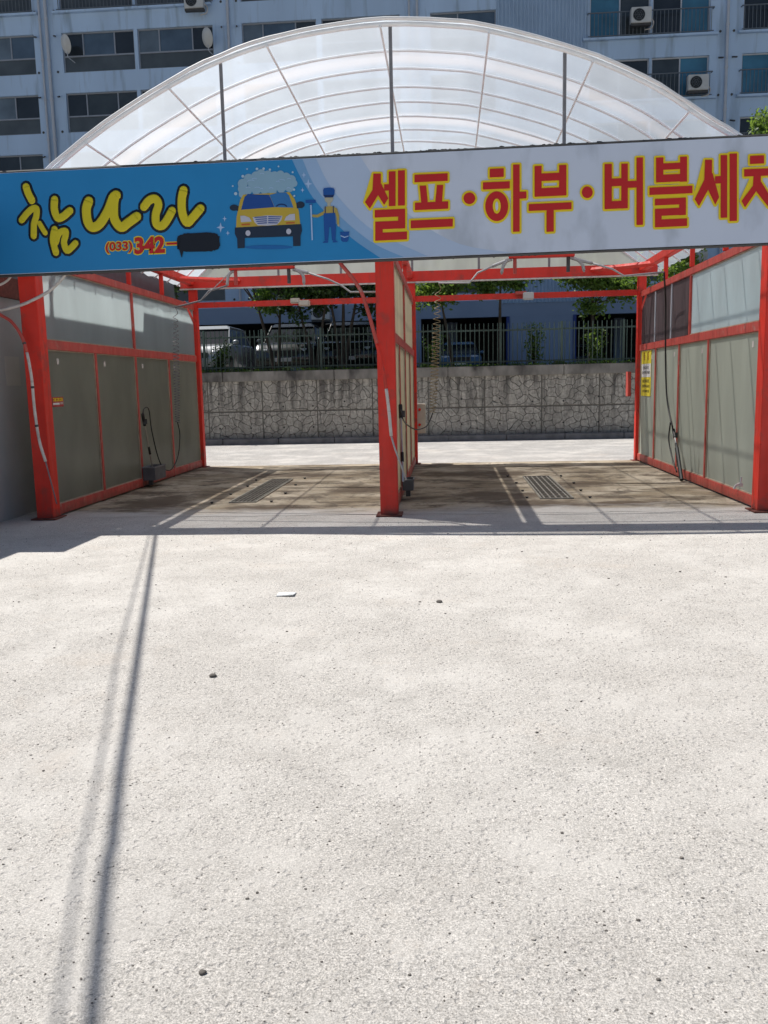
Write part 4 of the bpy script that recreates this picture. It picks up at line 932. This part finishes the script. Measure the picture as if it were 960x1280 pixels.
# notice on right wall, sticker on left wall
xn = 3.49 - .012
def nq(y0, y1, z0, z1, d=0): # face towards -x
    b = B(); box(b, xn - .001 - d, xn - d, y0, y1, z0, z1); return b
p, q = on_x(799, 435, xn), on_x(812, 492, xn); ny0, ny1 = 15.03, 15.98; nz0, nz1 = 1.24, 2.0
no = thing('notice_poster', 'yellow notice poster with white middle on the right frosted wall', 'poster', (xn, 15.5, 1.3))
nd0, nd1 = 15.25, 15.99
obj('sheet', nq(nd0, nd1, 1.20, 2.0), mat('notice_yellow', (.80, .66, .04), .5, .05, 3), no)
obj('white_band', nq(nd0 + .02, nd1 - .02, 1.53, 1.76, .0015), mat('notice_white', (.75, .74, .72), .5, .04, 3), no)
def marks(rows, m, name):
    b = B()
    for (za, zb, ya, yb, n) in rows:
        wd = (yb - ya) / n
        for i in range(n):
            y = ya + i * wd
            for k in range(3):
                zz = za + (zb - za) * (k + rnd.uniform(.05, .3)) / 3; box(b, xn - .0045, xn - .003, y + wd * rnd.uniform(.08, .3), y + wd * rnd.uniform(.65, .92), zz, zz + (zb - za) * .13)
            yy = y + wd * rnd.uniform(.2, .7); box(b, xn - .0055, xn - .0046, yy, yy + wd * .15, za, zb)
    obj(name, b, m, no)
M_mred = mat('notice_red_ink', (.45, .06, .03), .6, .1, 5); M_mblk = mat('notice_black_ink', (.03, .03, .03), .6, .1, 5)
marks([(1.83 + k * .035, 1.858 + k * .035, y, y + .11, 1) for k in range(4) for y in (15.42, 15.70)], M_mred, 'red_lettering')
marks([(1.67, 1.72, 15.42, 15.86, 6), (1.585, 1.635, 15.32, 15.92, 9)], M_mblk, 'black_lettering')
marks([(1.435, 1.49, 15.38, 15.88, 7), (1.35, 1.40, 15.32, 15.90, 9), (1.265, 1.31, 15.36, 15.86, 8)], M_mblk, 'black_lettering')
st = thing('phone_sticker', 'small red sticker with yellow figures on the left frosted wall', 'sticker', (-4.73, 10.2, 1.5))
xs_ = -4.735 + .008; p, q = on_x(65, 496.5, xs_), on_x(79.5, 506, xs_)
def sq(y0, y1, z0, z1, d=0): return box(B(), xs_ + d, xs_ + d + .001, y0, y1, z0, z1)
y0_, y1_, z0_, z1_ = p.y, q.y, q.z, p.z
obj('sheet', sq(y0_, y1_, z0_ - .02, z1_), mat('sticker_red', (.4, .03, .03), .5, .05, 5), st)
b = B(); n = 6; wd = (y1_ - y0_) * .9 / n; hh = z1_ - z0_
for i in range(n):
    y = y0_ + (y1_ - y0_) * .05 + i * wd; za = z0_ + hh * .48; zb = z1_ - hh * .12
    box(b, xs_ + .002, xs_ + .003, y + wd * .15, y + wd * .8, zb - .012, zb); box(b, xs_ + .002, xs_ + .003, y + wd * .15, y + wd * .8, za, za + .012)
    box(b, xs_ + .0031, xs_ + .004, y + wd * (.15 if i % 2 else .6), y + wd * (.38 if i % 2 else .82), za, zb)
    if i % 2: box(b, xs_ + .002, xs_ + .003, y + wd * .15, y + wd * .8, (za + zb) / 2 - .006, (za + zb) / 2 + .006)
obj('yellow_figures', b, C_yel, st)
obj('white_stripe', sq(y0_ + .01, y0_ + (y1_ - y0_) * .62, z0_ + .005, z0_ + .028, .002), MATS['notice_white'], st)
obj('white_marks', sq(y0_ + (y1_ - y0_) * .68, y1_ - .01, z0_ + .008, z0_ + .035, .002), mat('sticker_pink', (.5, .35, .33), .5), st)

# ------------------------------------------------------------------ floor grates and studs
def grate(x0, x1, y0, y1, skew, label, nb, dark):
    t = thing('floor_grate', label, 'drain grate', ((x0 + x1) / 2, (y0 + y1) / 2, .012), 'floor grates in the wash bays'); z = .014
    obj('pit', box(B(), x0, x1, y0, y1, z - .004, z), mat('silty_drain_pit', (.06, .05, .038), .9, .4, 12), t)
    b = B(); w_ = .022
    box(b, x0 - w_, x0, y0 - w_, y1 + w_, z - .006, z + .012); box(b, x1, x1 + w_, y0 - w_, y1 + w_, z - .006, z + .012); box(b, x0, x1, y0 - w_, y0, z - .006, z + .0115); box(b, x0, x1, y1, y1 + w_, z - .006, z + .0115)
    obj('frame', b, mat('worn_grate_steel', (.30, .28, .24), .5, .3, 15), t)
    for i in range(nb):
        x = x0 + (x1 - x0) * (i + .5) / nb; obj('bar', box(B(), x - .008, x + .008, y0 + .001, y1 - .001, z + .001, z + .009), mat('grate_bar_light', (.34, .32, .28), .5, .2, 9) if not dark else mat('grate_bar_dark', (.17, .155, .13), .5, .3, 9), t)
    b = B(); n = int((y1 - y0) / .22)
    for i in range(1, n):
        y = y0 + (y1 - y0) * i / n; box(b, x0 + .001, x1 - .001, y - .012, y + .012, z + .0092, z + .0105)
    obj('cross_bars', b, MATS['grate_bar_dark'] if dark else mat('grate_cross', (.12, .11, .1), .5, .2, 9), t)
    for dx in (-.22, .22):
        for f_, wh in ((0.0, 'nearest the camera'), (.33, 'second nearest'), (.66, 'third nearest'), (1.0, 'farthest away')):
            x = (x0 if dx < 0 else x1) + dx + rnd.uniform(-.05, .05); y = y0 + (y1 - y0) * f_ + rnd.uniform(-.1, .1)
            b = B(); cyl(b, (x, y, .006), (x, y, .022), .016, 8); cyl(b, (x, y, .022), (x, y, .032), .022, 8)
            tag(obj('floor_stud', b, M_dark), 'dark bolt stud on the %s side of the %s floor grate, %s' % ('left' if dx < 0 else 'right', 'left' if dark else 'right', wh), 'bolt', 'bolt studs round the floor grates')
mat('grate_bar_dark', (.17, .155, .13), .5, .3, 9); grate(-2.86, -2.54, 11.0, 13.7, 0, 'dark long floor grate in the left wash bay', 6, True)
grate(1.18, 1.56, 11.0, 13.6, 0, 'floor grate with pale bars in the right wash bay', 5, False)

# ------------------------------------------------------------------ litter and stones on the lot
def stone(u, v, r, m, label, sc=(1.2, 1, .6)):
    p = on_z(u, v); tag(obj('pebble', ball(B(), (p.x, p.y, r * .4), r, 2, .12, sc), m, None, True), label, 'stone', 'loose stones on the lot')
stone(266, 846, .017, M_stoneg, 'dark brown stone on the lot right of the cable shadow')
stone(253, 1217, .009, M_stoneg, 'black stone lowest on the lot near the bottom edge')
stone(549, 753, .018, M_stoneg, 'dark stone in the middle of the lot nearest the bays')
stone(852, 1073, .006, M_stoneg, 'small dark stone at the lower right of the lot')
stone(823, 1225, .005, M_stoneg, 'small black stone near the bottom right corner')
stone(512, 1219, .004, M_stoneg, 'tiny black stone right of the lowest black stone')
stone(671, 916, .006, M_stoneg, 'small dark stone in the right half of the lot')
stone(850, 715, .009, M_stoneg, 'little stone on the far right part of the lot')
p = on_z(358, 743.5); b = B(); box(b, p.x - .065, p.x + .065, p.y - .06, p.y + .05, .003, .012, .003)
for v in b.verts: v.co.z += .012 * noise.noise(v.co * 20)
tag(obj('paper_scrap', b, mat('white_paper', (.85, .85, .84), .8, .03, 4)), 'white paper scrap lying on the lot', 'litter')
b = B(); b2 = B()
for i in range(4200):
    y = 1.4 + 8.0 * rnd.random() ** 1.5; x = rnd.uniform(-.62, .5) * (y + .6)
    r = rnd.uniform(.0010, .0030) * (1 + .10 * y)
    if rnd.random() < .04: r *= 1.7
    g = bmesh.ops.create_icosphere(b if rnd.random() < .6 else b2, subdivisions=1, radius=r)
    a = rnd.uniform(.7, 1.6)
    for v in g['verts']: v.co = Vector((v.co.x * a, v.co.y, v.co.z * .6)) * rnd.uniform(.8, 1.2) + Vector((x, y, r * .3))
o = obj('gravel', b, M_stoneg); o['kind'] = 'stuff'; o['label'] = 'tiny dark grit scattered over the concrete lot'; o['category'] = 'gravel'
o = obj('gravel', b2, M_ston2); o['kind'] = 'stuff'; o['label'] = 'tiny pale grit scattered over the concrete lot'; o['category'] = 'gravel'

# ------------------------------------------------------------------ trees and planting
def leaf_quad(bm, c, s, mi=0):
    n = Vector((rnd.gauss(0, 1), rnd.gauss(0, 1), rnd.gauss(.5, 1))).normalized(); a = n.orthogonal().normalized(); a.rotate(Matrix.Rotation(rnd.uniform(0, 6.3), 3, n)); c2 = n.cross(a)
    vs = [bm.verts.new(c + a * s), bm.verts.new(c + c2 * s * .5), bm.verts.new(c - a * s), bm.verts.new(c - c2 * s * .5)]
    bm.faces.new(vs).material_index = mi
def tree(x, y, z0, stems, crown, label, nleaf, mats, ls=.06, name='tree'):
    """stems: list of (dx at top, dy, height); crown: list of (dx,dy,z,rx,ry,rz) clump regions"""
    t = thing(name, label, 'tree', (x, y, z0), 'trees behind the fence')
    tips = []; b = B()
    for (dx, dy, h, r) in stems:
        pts = [Vector((x + dx * .1, y, z0 - .05)), Vector((x + dx * .3 + rnd.uniform(-.05, .05), y + dy * .3, z0 + h * .35)), Vector((x + dx * .7, y + dy * .7, z0 + h * .7)), Vector((x + dx, y + dy, z0 + h))]
        tube(b, smooth_path(pts, 4), [r * (1 - .6 * i / 12) for i in range(13)], 8); tips += [pts[1], pts[2], pts[3]]
    obj('trunk', b, M_bark, t, True)
    lb = B(); lf = B(); cl = []
    if -6 < x < -2.5 and len(stems) > 1: crown = crown + [(0, 2.0, 5.5, 1.3, 1.5, .5)]; nleaf = int(nleaf * 1.6)  # extra unseen crown clump added behind the left trees to shade the cars
    tot = sum(c[3] * c[4] * c[5] for c in crown)
    for (dx, dy, z, rx, ry, rz) in crown:
        for _ in range(max(5, int(26 * (rx * ry * rz / tot) * len(crown) ** .3 * 1.6))):
            d = Vector((rnd.gauss(0, 1), rnd.gauss(0, 1), rnd.gauss(0, 1))).normalized() * (rnd.random() ** .4)
            cl.append((Vector((x + dx + d.x * rx, y + dy + d.y * ry, z + d.z * rz)), rnd.uniform(.16, .34)))
    for c, r in cl:
        tip = min(tips, key=lambda q: (q - c).length); midp = tip.lerp(c, .5) + Vector((0, 0, .06 + rnd.uniform(-.05, .1)))
        tube(lb, [tip, midp, c], [.022, .014, .006], 5)
        for _ in range(max(10, int(nleaf / len(cl) * rnd.uniform(.5, 1.5)))):
            d = Vector((rnd.gauss(0, 1), rnd.gauss(0, 1), rnd.gauss(0, .6))) * r * .62
            leaf_quad(lf, c + d, ls * rnd.uniform(.6, 1.25), 0 if rnd.random() < .7 else 1)
    obj('limbs', lb, M_bark, t); obj('crown', lf, mats, t)
D, Mi, Lt = M_leafd, M_leaf, M_leafl
Z0 = 1.86
tree(-7.75, 24.5, Z0, [(.1, 0, 2.4, .055)], [(0, 0, 4.3, .8, .7, .5), (.3, 0, 5.2, 1.0, .9, .8), (.1, 0, 3.35, .35, .3, .2)], 'slim dark tree behind the fence, leftmost in the left bay', 2600, [D, Mi])
tree(-4.85, 24.6, Z0, [(-.5, 0, 1.9, .07), (.15, .1, 2.2, .06)], [(-.1, 0, 4.0, .75, .7, .45), (.2, .2, 4.9, 1.1, .9, .6), (-1.0, -.3, 4.55, .4, .4, .3)], 'tree with forked trunk behind the fence in the middle of the left bay', 5600, [Mi, Lt], .075)
tree(-3.75, 24.4, Z0, [(-.35, 0, 1.7, .07), (.35, 0, 1.8, .07)], [(0, 0, 3.75, .8, .6, .40), (.1, .2, 4.5, 1.1, .9, .55)], 'dark V trunked tree behind the fence over the black car', 5800, [D, Mi], .08)
tree(-2.95, 24.6, Z0, [(-.35, 0, 2.2, .06), (.05, 0, 2.4, .07), (.45, .1, 2.3, .065)], [(0, 0, 4.25, 1.1, .8, .45), (-.1, .2, 5.1, 1.2, 1.0, .6), (.75, 0, 3.75, .45, .4, .35)], 'three stemmed tree behind the fence left of the middle post', 6000, [D, Mi], .08)
tree(-1.75, 24.4, Z0, [(.1, 0, 1.5, .05)], [(0, 0, 2.9, .35, .35, .55), (.1, 0, 3.9, .5, .5, .4)], 'dark bushy tree hidden behind the middle post', 1500, [D, D])
tree(.20, 24.4, Z0, [(-.35, 0, 1.8, .06)], [(-.35, 0, 4.1, .75, .6, .40), (-.1, .1, 4.6, .95, .8, .4), (-.6, -.2, 3.75, .5, .4, .2)], 'bright leaved tree in the right bay nearest the middle post', 4600, [Lt, Mi], .07)
tree(1.42, 24.5, Z0, [(.05, 0, 2.3, .065)], [(.1, 0, 4.3, .85, .7, .35), (.5, .1, 4.7, .9, .8, .4), (-.4, -.1, 4.05, .3, .3, .2)], 'slim tree in the right bay behind the white lamp', 4200, [Mi, Lt], .07)
tree(3.90, 24.4, Z0, [(.08, 0, 2.4, .065)], [(.1, 0, 4.35, .95, .7, .40), (.9, -.1, 3.9, .6, .5, .40), (-.4, .1, 4.55, .7, .6, .3), (.1, 0, 3.5, .3, .3, .15)], 'bright leaved tree in the right bay beside the red rear post', 5600, [Lt, Mi], .07)
tree(6.2, 24.6, Z0, [(-.1, 0, 2.8, .08)], [(-.2, 0, 4.3, .9, .8, .7), (.2, 0, 5.3, .9, .8, .5)], 'bright tree seen through the top of the right frosted wall', 4200, [Lt, Lt])
tree(9.0, 24.4, Z0, [(.1, 0, 5.2, .11), (-.4, .2, 4.6, .08)], [(0, 0, 6.6, 1.2, 1.1, .9), (.0, 0, 7.8, .65, .7, .4), (-.55, -.1, 8.15, .55, .5, .22), (-.6, -.1, 7.75, .3, .3, .12), (0, 0, 5.4, 1.1, 1., .6)], 'tall tree at the right edge rising above the sign', 7500, [Lt, Lt], .065)
def shrub(x, y, h, wd, label, m, nl=650):
    t = thing('shrub', label, 'shrub', (x, y, Z0), 'shrubs along the fence'); b = B(); lf = B()
    for i in range(7):
        tp = Vector((x + rnd.uniform(-wd, wd), y + rnd.uniform(-wd, wd), Z0 + h * rnd.uniform(.6, 1))); tube(b, [(x, y, Z0 - .03), (x + (tp.x - x) * .4, y, Z0 + h * .4), tp], [.014, .01, .004], 5)
        for _ in range(nl // 7):
            f_ = rnd.uniform(.15, 1); leaf_quad(lf, Vector((x, y, Z0)).lerp(tp, f_) + Vector((rnd.gauss(0, .09), rnd.gauss(0, .09), rnd.gauss(0, .06))), rnd.uniform(.03, .055), rnd.randint(0, 1))
    obj('stems', b, M_bark, t); obj('leaves', lf, m, t)
shrub(2.33, 23.85, 1.2, .22, 'pale green shrub in front of the blue pier', [Lt, Mi])
shrub(3.95, 23.75, 1.15, .35, 'leafy shrub at the foot of the tree by the right opening', [Mi, Lt])
shrub(-6.35, 23.8, 1.0, .3, 'thin shrub in front of the silver car', [Mi, D])
shrub(-.45, 23.8, .9, .3, 'dark shrub just right of the middle post behind the fence', [D, Mi])
shrub(-1.4, 23.8, 1.2, .3, 'dark shrub left of the middle post behind the fence', [D, D], 900)
b = B()
for i in range(9000):
    x = rnd.uniform(-9, 7.5); y = 23.22 + abs(rnd.gauss(0, .45)); 
    if noise.noise(Vector((x * .9, y, 0))) < -.15: continue
    h = rnd.uniform(.04, .15); dx, dy = rnd.uniform(-.05, .05), rnd.uniform(-.05, .05); w_ = .008
    b.faces.new([b.verts.new(q) for q in ((x - w_, y, 1.87), (x + w_, y, 1.87), (x + dx, y + dy, 1.87 + h))])
for i in range(2500):
    x = rnd.uniform(-9, 7.5); leaf_quad(b, Vector((x, rnd.uniform(23.1, 23.35), 1.93 + rnd.uniform(0, .07) * (1 + noise.noise(Vector((x * 2, 0, 0)))))), rnd.uniform(.015, .03))
o = obj('grass', b, M_leaf); o['kind'] = 'stuff'; o['label'] = 'short grass and weeds along the top of the wall'; o['category'] = 'grass'

# ------------------------------------------------------------------ parked cars
def car(x, y, paint, label, suv=True, wd=1.8):
    t = thing('parked_car', label, 'car', (x, y, Z0 - .02), 'cars parked behind the fence'); z = Z0 - .02; hw = wd / 2
    hood = .98 if suv else .85; roof = 1.62 if suv else 1.42; L = 4.4
    # side profile (distance from the nose, height), lofted across the width with tucked-in corners
    prof = [(.0, .30), (-.02, .55), (.06, .74), (.25, hood - .06), (1.0, hood + .03), (1.15, hood + .05), (L - .5, hood + .08), (L - .08, hood), (L, .6), (L - .05, .3)]
    b = B(); rings = []
    for f_, tuck in ((-1, .10), (-.93, .02), (-.8, 0), (0, -.04), (.8, 0), (.93, .02), (1, .10)):
        zs = .06 if abs(f_) == 1 else 0
        rings.append([b.verts.new((x + f_ * hw, y + min(max(py_, tuck * 1.6 + (0 if abs(f_) < 1 else .08)), L - tuck * 1.5), z + pz - (zs if pz > .7 else 0))) for py_, pz in prof])
    for i in range(6):
        for k in range(len(prof)): b.faces.new((rings[i][k], rings[i][(k + 1) % len(prof)], rings[i + 1][(k + 1) % len(prof)], rings[i + 1][k]))
    b.faces.new(rings[0]); b.faces.new(rings[-1][::-1]); bmesh.ops.recalc_face_normals(b, faces=b.faces)
    obj('body', b, paint, t, True).modifiers.new('bevel', 'BEVEL').width = .03
    y1, y2, y3, y4 = (1.05, 1.75, L - .75, L - .25) if suv else (1.15, 2.0, L - 1.3, L - .6); zh = z + hood + .03
    def fr(s0, s1, za, zb, ya, yb, yc, yd): return [(x - s0, ya, za), (x + s0, ya, za), (x + s0, yd, za), (x - s0, yd, za), (x - s1, yb, zb), (x + s1, yb, zb), (x + s1, yc, zb), (x - s1, yc, zb)]
    def hexa(v):
        b = B(); q = [b.verts.new(c) for c in v]
        for f_ in ((0, 1, 2, 3), (4, 5, 6, 7), (0, 1, 5, 4), (1, 2, 6, 5), (2, 3, 7, 6), (3, 0, 4, 7)): b.faces.new([q[i] for i in f_])
        bmesh.ops.recalc_face_normals(b, faces=b.faces); return b
    zr = z + roof
    g = hexa(fr(hw - .10, hw - .24, zh - .06, zr - .07, y + y1, y + y2, y + y3, y + y4)); obj('windows', g, mat('car_glass', (.01, .012, .014), .06, .1, 2, spec=.5), t)
    g = hexa(fr(hw - .20, hw - .30, zr - .12, zr, y + y2 - .14, y + y2 + .10, y + y3 - .1, y + y3 + .08)); o = obj('roof', g, paint, t); o.modifiers.new('bevel', 'BEVEL').width = .03
    for s in (-1, 1):
        b = B(); tube(b, [(x + s * (hw - .10), y + y1, zh - .03), (x + s * (hw - .235), y + y2, zr - .06)], .022, 6); tube(b, [(x + s * (hw - .235), y + y2, zr - .06), (x + s * (hw - .235), y + y3, zr - .06), (x + s * (hw - .1), y + y4, zh - .03)], .024, 6); obj('pillar', b, M_black if sum(paint.node_tree.nodes['Mix'].inputs[6].default_value[:3]) < .3 else paint, t)
        mr = obj('wing_mirror', ball(B(), (x + s * (hw + .07), y + y1 + .2, zh + .06), .11, 2, 0, (1, .6, .7)), paint, t, True)
        obj('headlight', ball(B(), (x + s * (hw - .3), y + .13, z + .70), .17, 2, 0, (1.3, .5, .55)), mat('headlight_glass', (.5, .52, .55), .1, .05, 4, coat=1), t, True)
        for yy in (.85, L - .85):
            w_ = obj('wheel', cyl(B(), (x + s * (hw - .2), y + yy, z + .32), (x + s * (hw + .005), y + yy, z + .32), .32, 24), M_black, t); obj('rim', cyl(B(), (x + s * (hw - .02), y + yy, z + .32), (x + s * (hw + .012), y + yy, z + .32), .2, 16), M_steel, w_)
    obj('grille', box(B(), x - .42, x + .42, y - .035, y + .05, z + .56, z + .72, .01), M_black, t); obj('licence_plate', box(B(), x - .26, x + .26, y - .055, y - .036, z + .40, z + .51, .004), mat('licence_plate_white', (.6, .6, .6), .4, .05, 4), t)
def paint(n, c): return mat(n, c, .25, .03, 2, metal=.2, coat=1)
car(-7.55, 25.6, paint('silver_car_paint', (.45, .46, .47)), 'silver car parked behind the fence, leftmost')
car(-4.85, 25.6, paint('charcoal_car_paint', (.03, .032, .035)), 'dark car with bright windscreen parked behind the fence')
car(-2.95, 25.5, paint('black_car_paint', (.012, .012, .014)), 'black car parked behind the fence left of the middle post')
car(.5, 36.2, paint('blue_car_paint', (.03, .09, .17)), 'blue car parked deep under the building seen in the right bay', False)
car(6.3, 41.6, paint('grey_car_paint', (.16, .19, .22)), 'grey car in the right parking opening under the building', False)
b = ball(B(), (3.0, 23.9, 1.95), .16, 2, .15, (1.3, 1, .7)); tag(obj('rock', b, M_soil, None, True), 'brown rock on the bed right of the pale shrub', 'rock')
